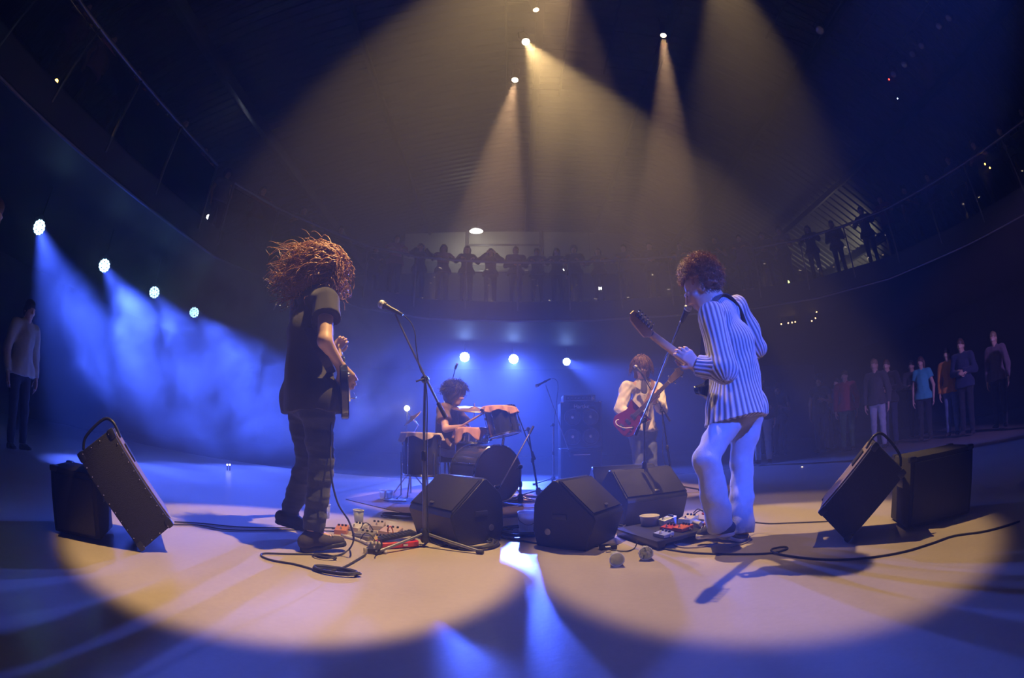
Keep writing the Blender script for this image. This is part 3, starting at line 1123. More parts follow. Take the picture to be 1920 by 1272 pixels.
# ------------------------------------------------------------------ bassist, facing us
G3 = dict(
    fwd=(-0.22, -0.97, 0), pel=(1.567, 5.320, 0.763), chest=(1.577, 5.320, 1.112), neck=(1.586, 5.320, 1.334), head=(1.566, 5.270, 1.510),
    hf=(-0.22, -0.95, -0.20), hup=(0, -0.2, 0.98),
    shR=(1.374, 5.300, 1.284), shL=(1.792, 5.340, 1.279), elR=(1.260, 5.220, 1.011), wrR=(1.352, 5.060, 0.911),
    elL=(1.789, 5.180, 0.990), wrL=(1.625, 5.020, 1.083),
    hipR=(1.479, 5.300, 0.728), hipL=(1.648, 5.320, 0.721), knR=(1.485, 5.240, 0.407), knL=(1.665, 5.280, 0.396),
    anR=(1.46, 5.26, 0.09), anL=(1.70, 5.30, 0.09), toeR=(1.40, 5.08, 0.035), toeL=(1.70, 5.12, 0.035), heelR=(1.47, 5.30, 0), heelL=(1.70, 5.35, 0),
    hR=((0.85, -0.2, -0.35), (-0.1, 0.9, -0.1), 1, (0.5, 0.7, 0.5)),
    hL=((-0.1, -0.35, 0.9), (0.5, 0.6, 0.35), -1, (0.6, 0.9, 0.6)))
p3 = person(G3, 'bass player with mop-top hair in open beige shirt singing at a microphone', h=.008, girth=.84)
v, f = sdf_shirt(G3, .008, sleeve=.97, hem=.02, ease=.014, g=.90, ka=.015).mesh()
v = wrinkle(v, f, .016, 26, 31, (1, 1, .7))
v = wrinkle(v, f, .007, 60, 33, (1, 1, .8))
from_data('shirt', v, f, cloth_mat('beige_cotton', (0.72, 0.66, 0.56)), p3, True)


def front_point(v, c, fwd, z):
    """the foremost point of a garment at height z, straight ahead of c"""
    f_ = np.array(Vector(fwd).normalized())
    r_ = np.array([f_[1], -f_[0], 0])
    m = (np.abs(v[:, 2] - z) < .02) & (np.abs((v - np.array(c)) @ r_) < .02)
    q = v[m]
    return Vector(q[np.argmax(q @ f_)]) if len(q) else Vector(c)


zz_ = np.linspace(G3['pel'][2] + .0, G3['chest'][2] + .05, 7)
line = [front_point(v, G3['chest'], G3['fwd'], z) + Vector(G3['fwd']) * .002 for z in zz_]
pk = B().tube(line, .006, 6).obj('placket', cloth_mat('beige_placket', (0.50, 0.44, 0.36)), p3, True)
for q_ in line:
    B().lathe(q_, Vector(G3['fwd']), [(0, .007), (.008, .007), (.009, .003)], 10).obj('button', mat('pale_button', (.6, .58, .52), .4), pk)
v, f = sdf_trousers(G3, .009, ease=.014, length=.97, g=.92, top=.02).mesh()
v = wrinkle(v, f, .007, 30, 32)
from_data('trousers', v, f, cloth_mat('light_denim', (0.20, 0.25, 0.36), weave=.4), p3, True)
for q in 'LR':
    shoe(G3, q, p3, M_SUEDE, M_RUBBER, .009)
ch_, nk_ = Vector(G3['chest']), Vector(G3['neck'])
for sx in (-1, 1):     # open collar points and the dark undershirt between them
    c = nk_ + Vector((sx * .045, -.075, -.015))
    B().prism([(0, 0), (.055 * sx, .02), (.075 * sx, -.05), (.02 * sx, -.085)], .008, Matrix.Translation(c) @ Matrix.Rotation(math.radians(75), 4, 'X'), .002).obj('collar', MATS['beige_cotton'], p3, False)
B().ball(nk_ + Vector((-.01, -.062, -.085)), (.045, .065, .12), n=16).obj('undershirt', cloth_mat('grey_cotton', (0.12, 0.11, 0.13)), p3, True)


def mop(J, parent, m, drop=.10, side=1.0, bangs=.03, seed=5, vol=1.0, h=.009):
    """hair that caps the head and falls straight to the ears"""
    hc = Vector(J['head'])
    r_, f_, u_ = head_frame(J['hf'], J.get('hup', (0, 0, 1)))
    Rm = Matrix((r_, f_, u_)).transposed()
    s = SDF(np.array(hc) - .26, np.array(hc) + .24, h)
    s.ell(hc + u_ * .040 - f_ * .012, (.092 * vol, .108 * vol, .098 * vol), Rm, .02)
    s.ell(hc - f_ * .045 - u_ * (drop * .45), (.085 * vol, .068 * vol, .08 + drop * .45), Rm, .04)
    for sx in (-1, 1):
        s.cap(hc + r_ * (sx * .070) + u_ * .04 + f_ * .02, hc + r_ * (sx * .078 * side) - u_ * drop, .030, .018, .03)
    s.cap(hc + f_ * .082 + u_ * .062 - r_ * .045, hc + f_ * .082 + u_ * (.062 - bangs) + r_ * .045, .026, .022, .03)
    s.ell(hc + f_ * .105 - u_ * .055, (.055, .05, .075), Rm, .01, 'cut')
    v, f = s.mesh()
    v = wrinkle(v, f, .010, 70, seed, (1, 1, .35))
    return from_data('hair', v, f, m, parent, True)




def fringe(J, parent, m, count, L, curl, drop, seed, r=.0035, face=.55):
    """loose strands over a cut of hair: straight falls or tight waves"""
    R_ = np.random.RandomState(seed)
    hc = np.array(J['head'])
    r_, f_, u_ = (np.array(q) for q in head_frame(J['hf'], J.get('hup', (0, 0, 1))))
    st = []
    for i in range(count):
        d = R_.normal(size=3)
        d /= np.linalg.norm(d)
        if d[2] < -.15 or (d[1] > face and d[2] < .35):
            continue
        root = hc + r_ * d[0] * .100 + f_ * (d[1] * .112 - .012) + u_ * (d[2] * .104 + .040)
        out = r_ * d[0] + f_ * d[1] + u_ * d[2]
        k = 10
        t = np.linspace(0, 1, k)[:, None]
        dirs = out * np.clip(1 - 1.8 * t, .12, 1) * (1.1 - drop) - u_ * drop * (t + .15) + out * .12
        dirs /= np.linalg.norm(dirs, axis=1)[:, None]
        a, b2, ph = R_.normal(size=3), R_.normal(size=3), R_.rand() * 6
        st.append(root + np.cumsum(dirs * (L * R_.uniform(.7, 1.1) / k), 0) + curl * t * (np.sin(t * 14 + ph) * a + np.cos(t * 14 + ph) * b2))
    return strand_mesh('hair_strands', st, r, m, parent)


fringe(G3, p3, mat('chestnut_hair', (0.13, 0.062, 0.035), 0.6, var=.3, scale=50), 700, .15, .004, .9, 6, .0045)
mop(G3, p3, mat('chestnut_hair', (0.13, 0.062, 0.035), 0.6, var=.3, scale=50), drop=.105, bangs=.075, vol=1.18)

# ------------------------------------------------------------------ drummer, seated side-on, facing right
G4 = dict(
    fwd=(0.93, -0.36, 0), pel=(-0.80, 5.42, 0.58), chest=(-0.77, 5.40, 0.90), neck=(-0.73, 5.39, 1.06), head=(-0.68, 5.37, 1.205),
    hf=(0.95, -0.30, -0.15), hup=(0.15, 0, 0.98),
    shR=(-0.80, 5.21, 1.02), shL=(-0.68, 5.57, 1.02), elR=(-0.74, 5.07, 0.79), wrR=(-0.55, 4.98, 0.815),
    elL=(-0.52, 5.60, 0.78), wrL=(-0.30, 5.42, 0.80),
    hipR=(-0.76, 5.33, 0.56), hipL=(-0.74, 5.52, 0.56), knR=(-0.40, 5.12, 0.55), knL=(-0.36, 5.62, 0.53),
    anR=(-0.36, 5.14, 0.10), anL=(-0.28, 5.66, 0.10), toeR=(-0.17, 5.09, 0.035), toeL=(-0.08, 5.66, 0.035), heelR=(-0.40, 5.15, 0), heelL=(-0.33, 5.66, 0),
    hR=((0.9, -0.1, -0.15), (-0.1, -0.1, -0.95), 1, (0.8, 1.1, 0.7)),
    hL=((0.8, -0.4, -0.2), (-0.1, -0.1, -0.95), -1, (0.8, 1.1, 0.7)))
p4 = person(G4, 'drummer with bushy dark hair in brown shirt, seated side-on behind the drums', h=.009)
v, f = sdf_shirt(G4, .009, sleeve=.60, hem=.0, ease=.020).mesh()
v = wrinkle(v, f, .009, 30, 41)
from_data('shirt', v, f, cloth_mat('brown_cotton', (0.13, 0.075, 0.06)), p4, True)
v, f = sdf_trousers(G4, .010, ease=.014, length=.95).mesh()
from_data('trousers', v, f, cloth_mat('khaki_cotton', (0.38, 0.32, 0.24)), p4, True)
for q in 'LR':
    shoe(G4, q, p4, M_CANVAS, M_RUBBER, .010)
mop(G4, p4, mat('black_hair', (0.04, 0.032, 0.035), 0.4, var=.3, scale=50), drop=.085, bangs=.03, vol=1.25, seed=8)
fringe(G4, p4, MATS['black_hair'], 800, .09, .012, .25, 7, .0045)
t = thing('drum_stool', 'round black drum stool under the drummer', 'stool', (-0.80, 5.43, 0))
B().lathe((-0.80, 5.43, .40), (0, 0, 1), [(0, .15), (.01, .165), (.06, .17), (.075, .155)], 24).obj('seat', mat('black_vinyl', (.03, .03, .03), .45), t)
B().cyl((-0.80, 5.43, .08), (-0.80, 5.43, .41), .014).obj('post', M_STEEL, t)
for k in range(3):
    a = k * 2 * PI / 3 + .4
    B().cyl((-0.80, 5.43, .22), (-0.80 + .24 * math.cos(a), 5.43 + .24 * math.sin(a), .008), .009).obj('leg', M_STEEL, t)

# ------------------------------------------------------------------ guitars
M_CHROME = mat('chrome', (0.75, 0.75, 0.77), 0.15, 1.0, var=.03)
M_BLKGLOSS = mat('black_lacquer', (0.02, 0.02, 0.022), 0.15, var=.1, coat=.5)
M_DKRED = mat('cherry_lacquer', (0.16, 0.012, 0.015), 0.18, var=.25, coat=.5)
M_MAPLE = mat('maple', (0.55, 0.37, 0.20), 0.35, var=.2, scale=8)
M_ROSE = mat('rosewood', (0.09, 0.05, 0.035), 0.45, var=.3, scale=20)
M_IVORY = mat('ivory_plastic', (0.65, 0.60, 0.5), 0.35)
M_BLKPL = mat('black_plastic', (0.025, 0.025, 0.027), 0.4)
M_STRAP = cloth_mat('woven_strap', (0.06, 0.055, 0.06))
M_LEATHER = mat('tan_leather', (0.20, 0.11, 0.06), 0.55, bump=.15)
STRAT = [(-.215, 0), (-.20, .10), (-.135, .155), (-.04, .135), (.035, .115), (.10, .145), (.175, .135), (.21, .105), (.15, .085), (.085, .05),
         (.075, 0), (.085, -.045), (.12, -.075), (.155, -.105), (.12, -.135), (.045, -.125), (-.03, -.13), (-.13, -.165), (-.20, -.115)]
SG = [(-.20, 0), (-.19, .10), (-.12, .155), (-.03, .135), (.04, .12), (.10, .145), (.155, .165), (.14, .125), (.105, .075), (.10, .04),
      (.10, -.04), (.105, -.075), (.14, -.125), (.155, -.165), (.10, -.145), (.04, -.12), (-.03, -.135), (-.12, -.155), (-.19, -.10)]


def guitar(name, label, cat, O, xd, zd, outline, nut, mbody, mneck, mboard, tuners, inline, strap_pts=None, mstrap=None, guard=None, flip=1):
    t = thing(name, label, cat, O)
    R = basis(xd, zd)
    X = Matrix.Translation(Vector(O)) @ R.to_4x4()
    P = lambda x, y, z: X @ Vector((x, y * flip, z))
    poly = [(q.x, q.y * flip) for q in spline([(x, y, 0) for x, y in outline], 4, True)]
    B().prism(poly, .045, X @ Matrix.Translation((0, 0, -.0225)), .006).obj('body', mbody, t)
    if guard:
        pg = [(q.x, q.y * flip) for q in spline([(x, y, 0) for x, y in [(-.10, -.03), (-.03, .055), (.06, .075), (.09, .04), (.08, -.05), (.10, -.09), (.02, -.10), (-.09, -.12), (-.14, -.09)]], 4, True)]
        B().prism(pg, .003, X @ Matrix.Translation((0, 0, .0225)), .0008).obj('pickguard', guard, t)
    nb = B()
    # tapering neck with a rounded back
    n = 10
    vs = []
    for x, w in ((.045, .029), (nut * .6, .026), (nut, .0215)):
        for i in range(n):
            a = PI * i / (n - 1)
            vs.append(P(x, math.cos(a) * w, .022 - math.sin(a) * .020))
    fs = [(k * n + i, k * n + (i + 1) % n, (k + 1) * n + (i + 1) % n, (k + 1) * n + i) for k in range(2) for i in range(n)]
    fs += [tuple(range(n)), tuple(range(2 * n, 3 * n))]
    nk = nb.add(vs, fs).obj('neck', mneck, t, 'angle')
    fb = [P(.04, .028, .022), P(nut, .021, .022), P(nut, -.021, .022), P(.04, -.028, .022), P(.04, .028, .028), P(nut, .021, .028), P(nut, -.021, .028), P(.04, -.028, .028)]
    B().add(fb, [(0, 1, 2, 3), (4, 5, 6, 7), (0, 1, 5, 4), (1, 2, 6, 5), (2, 3, 7, 6), (3, 0, 4, 7)]).obj('fingerboard', mboard, nk, False)
    for k in range(1, 20):
        x = nut - (nut + .10) * (1 - 2 ** (-k / 12))
        if x < .06:
            break
        B().cyl(P(x, .0255, .0288), P(x, -.0255, .0288), .0012, n=5).obj('fret', M_CHROME, nk)
    B().box(P(nut, 0, .027), (.005, .043, .008), R).obj('nut', M_IVORY, t, False)
    L = .175 if tuners == 6 else .20
    if inline:
        hd = [(0, .021), (.02, .028), (.05, .030), (L - .03, .048), (L, .045), (L + .012, .02), (L - .005, -.012), (L - .035, -.022), (.07, -.040), (.04, -.043), (.02, -.030), (0, -.021)]
    else:
        hd = [(0, .021), (.025, .036), (L - .02, .050), (L + .005, .035), (L - .01, .0), (L + .005, -.035), (L - .02, -.050), (.025, -.036), (0, -.021)]
    B().prism([(x + nut, y * flip) for x, y in hd], .015, X @ Matrix.Translation((0, 0, .006)), .003).obj('headstock', mneck, t)
    for k in range(tuners):
        if inline:
            x, y, sd = nut + .03 + (L - .055) * k / (tuners - 1), .018 + .012 * k / (tuners - 1), 1
        else:
            h2 = tuners // 2
            x, y, sd = nut + .045 + (L - .09) * (k % h2) / max(1, h2 - 1), .028, (1 if k < h2 else -1)
        q = B().cyl(P(x, y * sd, .0), P(x, y * sd, .034), .0045, n=8)
        q.cyl(P(x, y * sd, -.004), P(x, (y + .020) * sd, -.004), .003, n=6)
        q.ball(P(x, (y + .028) * sd, -.004), (.008, .008, .006) if tuners == 6 else (.010, .012, .006), R, 8)
        q.box(P(x, y * sd, .001), (.018, .018, .010), R, .002)
        q.obj('tuning_peg', M_CHROME, t)
    for x in ((-.09, -.03, .035) if tuners == 6 else (-.05, .03)):
        B().box(P(x, 0, .026), (.018 if tuners == 6 else .035, .075, .010), R, .003).obj('pickup', M_BLKPL if guard is None else M_IVORY, t)
    B().box(P(-.135, 0, .029), (.035, .08, .012), R, .003).obj('bridge', M_CHROME, t)
    for k, (x, y) in enumerate(((-.05, -.085), (-.09, -.10), (-.13, -.11))):
        B().lathe(P(x, y, .024), R @ Vector((0, 0, 1)), [(0, .013), (.004, .013), (.014, .009), (.016, .007)], 14).obj('knob', M_CHROME, t)
    ns = 6 if tuners == 6 else 4
    for k in range(ns):
        y0 = (k - (ns - 1) / 2)
        B().cyl(P(-.135, y0 * .0105, .036), P(nut, y0 * .007, .033), .0006 if ns == 6 else .0011, n=4, caps=False).obj('string', M_CHROME, t)
    if strap_pts:
        P_ = spline(strap_pts, 8)
        w = B()
        vs, fs = [], []
        for i, p in enumerate(P_):
            d = (P_[min(i + 1, len(P_) - 1)] - P_[max(i - 1, 0)]).normalized()
            c = Vector(strap_pts[-1]) * 0 + STRAP_C
            o_ = p - c
            o_ = (o_ - d * o_.dot(d)).normalized()
            sd = d.cross(o_) * .025
            for a, e in ((-1, 0), (1, 0), (1, .004), (-1, .004)):
                vs.append(p + sd * a + o_ * e)
        for i in range(len(P_) - 1):
            for k in range(4):
                fs.append((4 * i + k, 4 * i + (k + 1) % 4, 4 * i + 4 + (k + 1) % 4, 4 * i + 4 + k))
        w.add(vs, fs).obj('strap', mstrap or M_STRAP, t, 'angle')
    return t, P


STRAP_C = Vector(G2['chest'])
ch = Vector(G2['chest'])
ax2 = Vector((0.04, 0, 1))
g2o = (1.264, 2.600, 0.983)
g2, GP2 = guitar('electric_guitar', 'black electric guitar with maple neck held by the curly-haired singer', 'guitar', g2o,
                 Vector((0.723, 2.270, 1.229)) - Vector(g2o), (-0.55, 0.76, 0.30), STRAT, .635, M_BLKGLOSS, M_MAPLE, M_MAPLE, 6, True,
                 [(1.097, 2.400, 1.109), (1.081, 2.260, 1.287), (1.244, 2.360, 1.471), (1.397, 2.430, 1.405), (1.451, 2.420, 1.168), (1.474, 2.520, 0.992), (1.406, 2.660, 0.939)], None, None, 1)
STRAP_C = Vector(G1['chest'])
g1o = (-0.976, 2.470, 0.955)
g1, GP1 = guitar('electric_guitar', 'dark electric guitar seen from its tail end, held by the long-haired guitarist', 'guitar', g1o,
                 (-0.40, 0.79, 0.46), (0.86, 0.48, 0.15), STRAT, .635, mat('dark_blue_lacquer', (.02, .025, .05), .15, coat=.5), M_MAPLE, M_ROSE, 6, True,
                 [(-1.020, 2.400, 1.012), (-0.988, 2.240, 1.045), (-1.071, 2.240, 1.161), (-1.264, 2.380, 1.388), (-1.377, 2.560, 1.588), (-1.346, 2.750, 1.536)], None, M_IVORY, -1)
# tremolo arm and the cable plug's loop
B().tube(spline([GP1(-.13, .03, .036), GP1(-.12, .035, .06), GP1(-.06, .05, .075), GP1(.01, .055, .07)], 5), .003, 6).obj('tremolo_arm', M_CHROME, g1, True)
STRAP_C = Vector(G3['chest'])
g3o = (1.353, 5.040, 0.885)
g3, GP3 = guitar('bass_guitar', 'cherry red double-horned bass guitar held by the bass player', 'guitar', g3o,
                 Vector((1.757, 4.920, 1.252)) - Vector(g3o), (-0.22, -0.95, 0.22), SG, .60, M_DKRED, M_ROSE, M_ROSE, 4, False,
                 [(1.492, 5.020, 1.001), (1.600, 5.100, 1.166), (1.679, 5.200, 1.316), (1.662, 5.360, 1.377), (1.528, 5.500, 1.211), (1.368, 5.400, 0.878), (1.265, 5.100, 0.805)], M_LEATHER, None, 1)
o = B().tube(spline([(1.353, 5.000, 0.786), (1.245, 4.970, 0.783), (1.167, 4.980, 0.822), (1.160, 5.000, 0.865), (1.197, 5.020, 0.883)], 6), .006, 8)
o.obj('cable_loop', mat('white_cable', (.7, .66, .6), .5), g3, True)

# ------------------------------------------------------------------ monitor wedges and cabinets
M_CARPET = mat('black_carpet', (0.022, 0.021, 0.023), 0.9, var=.4, scale=90, bump=.4, bscale=300)
M_GRILLE = mat('black_grille', (0.022, 0.020, 0.020), 0.5, .3, var=.3, scale=200, bump=.5, bscale=500)
M_CABP = mat('black_paint', (0.018, 0.018, 0.020), 0.45, var=.2, bump=.2, bscale=250)


def wedge(label, A, w, L, H=.42, group=None):
    """floor monitor: A is one end of its top edge; w runs along the top; it faces w turned clockwise (p)"""
    w = Vector((w[0], w[1], 0)).normalized()
    p = Vector((w.y, -w.x, 0))
    A = Vector((A[0], A[1], 0))
    prof = [(-.13, .0), (.205, .0), (.265, .19), (.255, .215), (.015, H), (-.02, H), (-.135, H - .10), (-.155, H - .16), (-.16, .10)]
    t = thing('monitor_wedge', label, 'speaker', A + w * (L / 2), group)
    X = Matrix.Identity(4)
    X.col[0][:3], X.col[1][:3], X.col[2][:3], X.col[3][:3] = p, (0, 0, 1), w, A
    B().prism(prof, L, X, .008).obj('cabinet', M_CABP, t)
    P = lambda a, z, s: A + p * a + Vector((0, 0, z)) + w * s
    a, b2 = Vector((.250, .222)), Vector((.022, H - .004))
    d = (b2 - a).normalized()
    nrm = Vector((-d.y, d.x)) * -1
    nrm = nrm if nrm.y > 0 else -nrm
    rot = Matrix((w, p * d.x + Vector((0, 0, d.y)), p * nrm.x + Vector((0, 0, nrm.y)))).transposed()
    m = (a + b2) / 2 + nrm * .004
    B().box(P(m.x, m.y, L / 2), (L - .03, (b2 - a).length - .02, .012), rot, .004).obj('grille', M_GRILLE, t)
    for z0 in (.006, L - .006):
        B().tube([P(a.x, a.y, z0), P(b2.x, b2.y, z0)], .006, 6).obj('edge_strip', M_BLKPL, t)
    B().tube([P(-.002, H + .001, .01), P(-.002, H + .001, L - .01)], .005, 6).obj('top_edge', M_STEEL, t)
    for s_ in (.0, L):
        q = B().box(P(.03, .20, s_), (.10, .035, .012), Matrix((p, Vector((0, 0, 1)), w)).transposed(), .005)
        q.obj('side_handle', M_BLKPL, t)
        B().lathe(P(-.05, .10, s_ - (.003 if s_ == 0 else -.003)), w * (-1 if s_ == 0 else 1), [(0, .022), (.003, .022), (.004, .016)], 16).obj('connector_plate', M_STEEL, t)
    B().box(P(.235, .262, L * .5), (.04, .016, .006), rot, .001).obj('badge', M_STEEL, t)
    return t


wedge('black monitor wedge angled toward the long-haired guitarist, in front of the drums', (-0.50, 3.19), (.69, -.72), .48)
w2_ = wedge('black monitor wedge angled toward the curly-haired singer, beside the white bucket', (0.255, 2.70), (.60, .80), .42)
wedge('wide black monitor wedge behind the right pedalboard, grille facing forward', (0.74, 3.42), (.95, .28), .56)
wedge('black monitor wedge turned to the bass player, seen from its back', (1.28, 4.00), (-.98, -.02), .58)


def cab(label, T, L, Bt, R, wd, width, group=None, rivets=True, name='leaning_speaker'):
    """box cabinet tilted on one edge; T, L, Bt, R are the corners of its near side, wd the way its width runs"""
    T, L, Bt, R, wd = (Vector(q) for q in (T, L, Bt, R, wd))
    a = ((T - R) + (L - Bt)).normalized()         # along the height
    b_ = ((R - Bt) + (T - L))
    b_ = (b_ - a * a.dot(b_)).normalized()        # along the depth, toward the front
    c_ = a.cross(b_)
    if c_.dot(wd) < 0:
        c_ = -c_
    la, lb = ((T - R).length + (L - Bt).length) / 2, ((R - Bt).length + (T - L).length) / 2
    M_ = Matrix((a, b_, c_)).transposed()
    t = thing(name, label, 'speaker', Bt, group)
    ce = Bt + a * la / 2 + b_ * lb / 2 + c_ * width / 2
    B().box(ce, (la, lb, width), M_, .012).obj('cabinet', M_CARPET, t)
    P = lambda x, y, z: Bt + a * x + b_ * y + c_ * z
    B().box(P(la / 2, lb + .003, width / 2), (la - .05, .014, width - .05), M_, .005).obj('grille', mat('brown_grille', (.16, .12, .11), .7, var=.3, scale=150, bump=.4), t)
    if rivets:
        r = B()
        for z in (.0, width):
            for k in range(11):
                x = la * (k + .5) / 11
                for y in (.012, lb - .012):
                    r.ball(P(x, y, z), .0045, n=6)
            for k in range(4):
                y = lb * (k + .5) / 4
                for x in (.012, la - .012):
                    r.ball(P(x, y, z), .0045, n=6)
        tag(r.obj('rivets', M_CHROME, t), kind='stuff')
    for x in (.0, la):
        for y in (0, lb):
            for z in (0, width):
                B().box(P(x + (.02 if x == 0 else -.02), y + (.015 if y == 0 else -.015), z + (.015 if z == 0 else -.015)), (.05, .04, .04), M_, .012).obj('corner_protector', M_BLKPL, t)
    B().tube(spline([P(la + .002, lb * .15, width * .15), P(la + .045, lb * .35, width * .2), P(la + .06, lb * .9, width * .25), P(la + .02, lb * 1.08, width * .22), P(la - .06, lb + .015, width * .2)], 6), .008, 8).obj('carry_strap', M_BLKPL, t, True)
    B().box(P(la * .72, lb + .012, width * .5), (.10, .016, .16), M_, .004).obj('horn', M_BLKPL, t)
    return t, P, la, lb


cab('black carpeted speaker with studded edges tipped up toward the stage, left of the long-haired guitarist', (-1.80, 1.41, .58), (-1.915, 1.275, .43), (-1.70, 1.51, .005), (-1.575, 1.655, .165), (-.75, .66, 0), .42)
cab('dark plain speaker tipped up toward the stage, right of the pale-trousered guitarist', (1.82, 1.72, .52), (1.96, 1.59, .33), (1.72, 1.82, .005), (1.58, 1.94, .17), (.69, .72, 0), .40, rivets=False)


def box_speaker(label, c0, c1, depth, height, m):
    c0, c1 = Vector((*c0, 0)), Vector((*c1, 0))
    x = (c1 - c0)
    w = x.length
    x.normalize()
    y = Vector((-x.y, x.x, 0))
    if y.dot(c0) < 0:
        y = -y
    t = thing('speaker_box', label, 'speaker', (c0 + c1) / 2 + y * depth / 2)
    R = Matrix((x, y, Vector((0, 0, 1)))).transposed()
    c = (c0 + c1) / 2 + y * depth / 2
    B().box((c.x, c.y, height / 2 + .005), (w, depth, height - .01), R, .012).obj('cabinet', m, t)
    for s_ in (-1, 1):
        q = c + y * (s_ * 0) + x * (s_ * w / 2)
        B().box((q.x, q.y, height * .62), (.012, .12, .05), R, .005).obj('handle', M_BLKPL, t)
    q = (c0 + c1) / 2 - y * .004
    B().box((q.x, q.y, height * .5), (w - .05, .012, height - .06), R, .004).obj('back_panel', M_CABP, t)
    for sx in (-1, 1):
        for sy in (-1, 1):
            q = c + x * (sx * (w / 2 - .02)) + y * (sy * (depth / 2 - .02))
            B().box((q.x, q.y, height - .01), (.05, .05, .03), R, .010).obj('corner_protector', M_BLKPL, t)
    return t


box_speaker('low dark speaker box on the floor propping the studded left speaker', (-2.155, 1.22), (-1.925, 1.40), .34, .335, M_CARPET)
box_speaker('dark speaker box on the floor behind the tipped right speaker', (2.09, 1.665), (2.50, 1.425), .36, .40, M_CARPET)

# bass amplifier stack
t = thing('bass_cabinet', 'four-speaker bass cabinet standing on a lower cabinet', 'amplifier', (1.06, 7.1, .545))
B().box((1.06, 7.12, .90), (.64, .42, .70), bev=.015).obj('cabinet', mat('blue_black_vinyl', (.035, .035, .04), .5, bump=.3, bscale=200), t)
B().box((1.06, 6.905, .88), (.58, .014, .60), bev=.004).obj('front_panel', mat('baffle_black', (.02, .02, .022), .7), t)
for x in (.92, 1.20):
    for z in (.72, 1.02):
        q = B().lathe((x, 6.898, z), (0, -1, 0), [(0, .128), (.008, .132), (.012, .122), (.004, .112), (-.035, .05), (-.03, .045)], 28).obj('speaker_cone', mat('grey_cone', (.10, .10, .11), .5), t)
        B().ball((x, 6.915, z), (.048, .02, .048), n=16).obj('dust_cap', mat('aluminium', (.7, .7, .72), .3, .9), q, True)
tc = bpy.data.curves.new('name_plate', 'FONT')
tc.body = 'Hartke'
tc.size = .085
tc.align_x = 'CENTER'
tc.extrude = .003
to = bpy.data.objects.new('name_plate', tc)
COL.objects.link(to)
dg = bpy.context.evaluated_depsgraph_get()
me = bpy.data.meshes.new_from_object(to.evaluated_get(dg))
bpy.data.objects.remove(to)
me.materials.clear()
me.materials.append(mat('white_badge', (.85, .85, .85), .4, var=0))
no = bpy.data.objects.new('name_plate', me)
COL.objects.link(no)
no.parent = t
no.rotation_euler = (PI / 2, 0, 0)
no.location = Vector((1.06, 6.893, 1.155)) - Vector((1.06, 7.1, .545))
for sx in (-1, 1):
    B().box((1.06 + sx * .30, 7.0, 1.25), (.05, .2, .02), bev=.006).obj('corner_protector', M_CHROME, t)
t = thing('amplifier_head', 'slim amplifier head on top of the four-speaker bass cabinet', 'amplifier', (1.04, 7.1, 1.262))
B().box((1.04, 7.1, 1.315), (.50, .34, .10), bev=.008).obj('case', M_STEEL, t)
B().box((1.02, 6.926, 1.315), (.40, .012, .07), bev=.003).obj('control_panel', M_BLKPL, t)
for k in range(7):
    B().lathe((.86 + .055 * k, 6.92, 1.315), (0, -1, 0), [(0, .012), (.012, .009)], 10).obj('knob', M_STEEL, t)
B().lathe((1.25, 6.925, 1.315), (0, -1, 0), [(0, .016), (.008, .016), (.012, .01)], 12).obj('power_switch', M_CHROME, t)
t = thing('lower_cabinet', 'dark lower bass cabinet under the four-speaker cabinet', 'amplifier', (1.06, 7.12, 0))
B().box((1.06, 7.12, .27), (.64, .42, .53), bev=.015).obj('cabinet', MATS['blue_black_vinyl'], t)
B().box((1.06, 6.905, .26), (.58, .014, .46), bev=.004).obj('grille', M_GRILLE, t)
B().box((1.06, 6.895, .44), (.26, .008, .012)).obj('badge', M_CHROME, t, False)

# ------------------------------------------------------------------ drum kit
M_SHELL = mat('dark_blue_shell', (0.03, 0.035, 0.07), 0.25, var=.2, coat=.4)
M_HEAD = mat('drum_skin', (0.6, 0.58, 0.55), 0.5)
M_BHEAD = mat('black_drum_skin', (0.02, 0.02, 0.022), 0.35)


def drum(name, label, c, axis, r, depth, mhead, lugs=8, mshell=None, group=None):
    c, axis = Vector(c), Vector(axis).normalized()
    t = thing(name, label, 'drum', c, group)
    B().lathe(c, axis, [(0, r * .97), (.0, r), (depth, r), (depth, r * .97)], 36).obj('shell', mshell or M_SHELL, t)
    u, w, d = frame_of(axis)
    for nm, h, s_ in (('top_head', depth + .004, 1), ('bottom_head', -.004, -1)):
        B().lathe(c + axis * h, axis * s_, [(0, r), (.006, r * .99), (.007, r * .5)], 36).obj(nm, mhead, t)
        q = c + axis * (h + s_ * .004)
        hp = B()
        ring = [q + u * ((r + .008) * math.cos(2 * PI * k / 36)) + w * ((r + .008) * math.sin(2 * PI * k / 36)) for k in range(36)]
        hp.tube([p - axis * s_ * .008 for p in ring], .007, 6, True).tube([p + axis * s_ * .004 for p in ring], .006, 6, True)
        hp.obj('hoop', M_CHROME, t)
    for k in range(lugs):
        a = 2 * PI * (k + .5) / lugs
        e = u * math.cos(a) + w * math.sin(a)
        q = B().cyl(c + axis * .0 + e * (r + .012), c + axis * depth + e * (r + .012), .0035, n=6)
        for h in (depth * .25, depth * .75):
            q.box(c + axis * h + e * (r + .006), (.03, .014, .02), basis(axis, e).copy(), .004)
        q.obj('lug', M_CHROME, t)
    return t, u, w


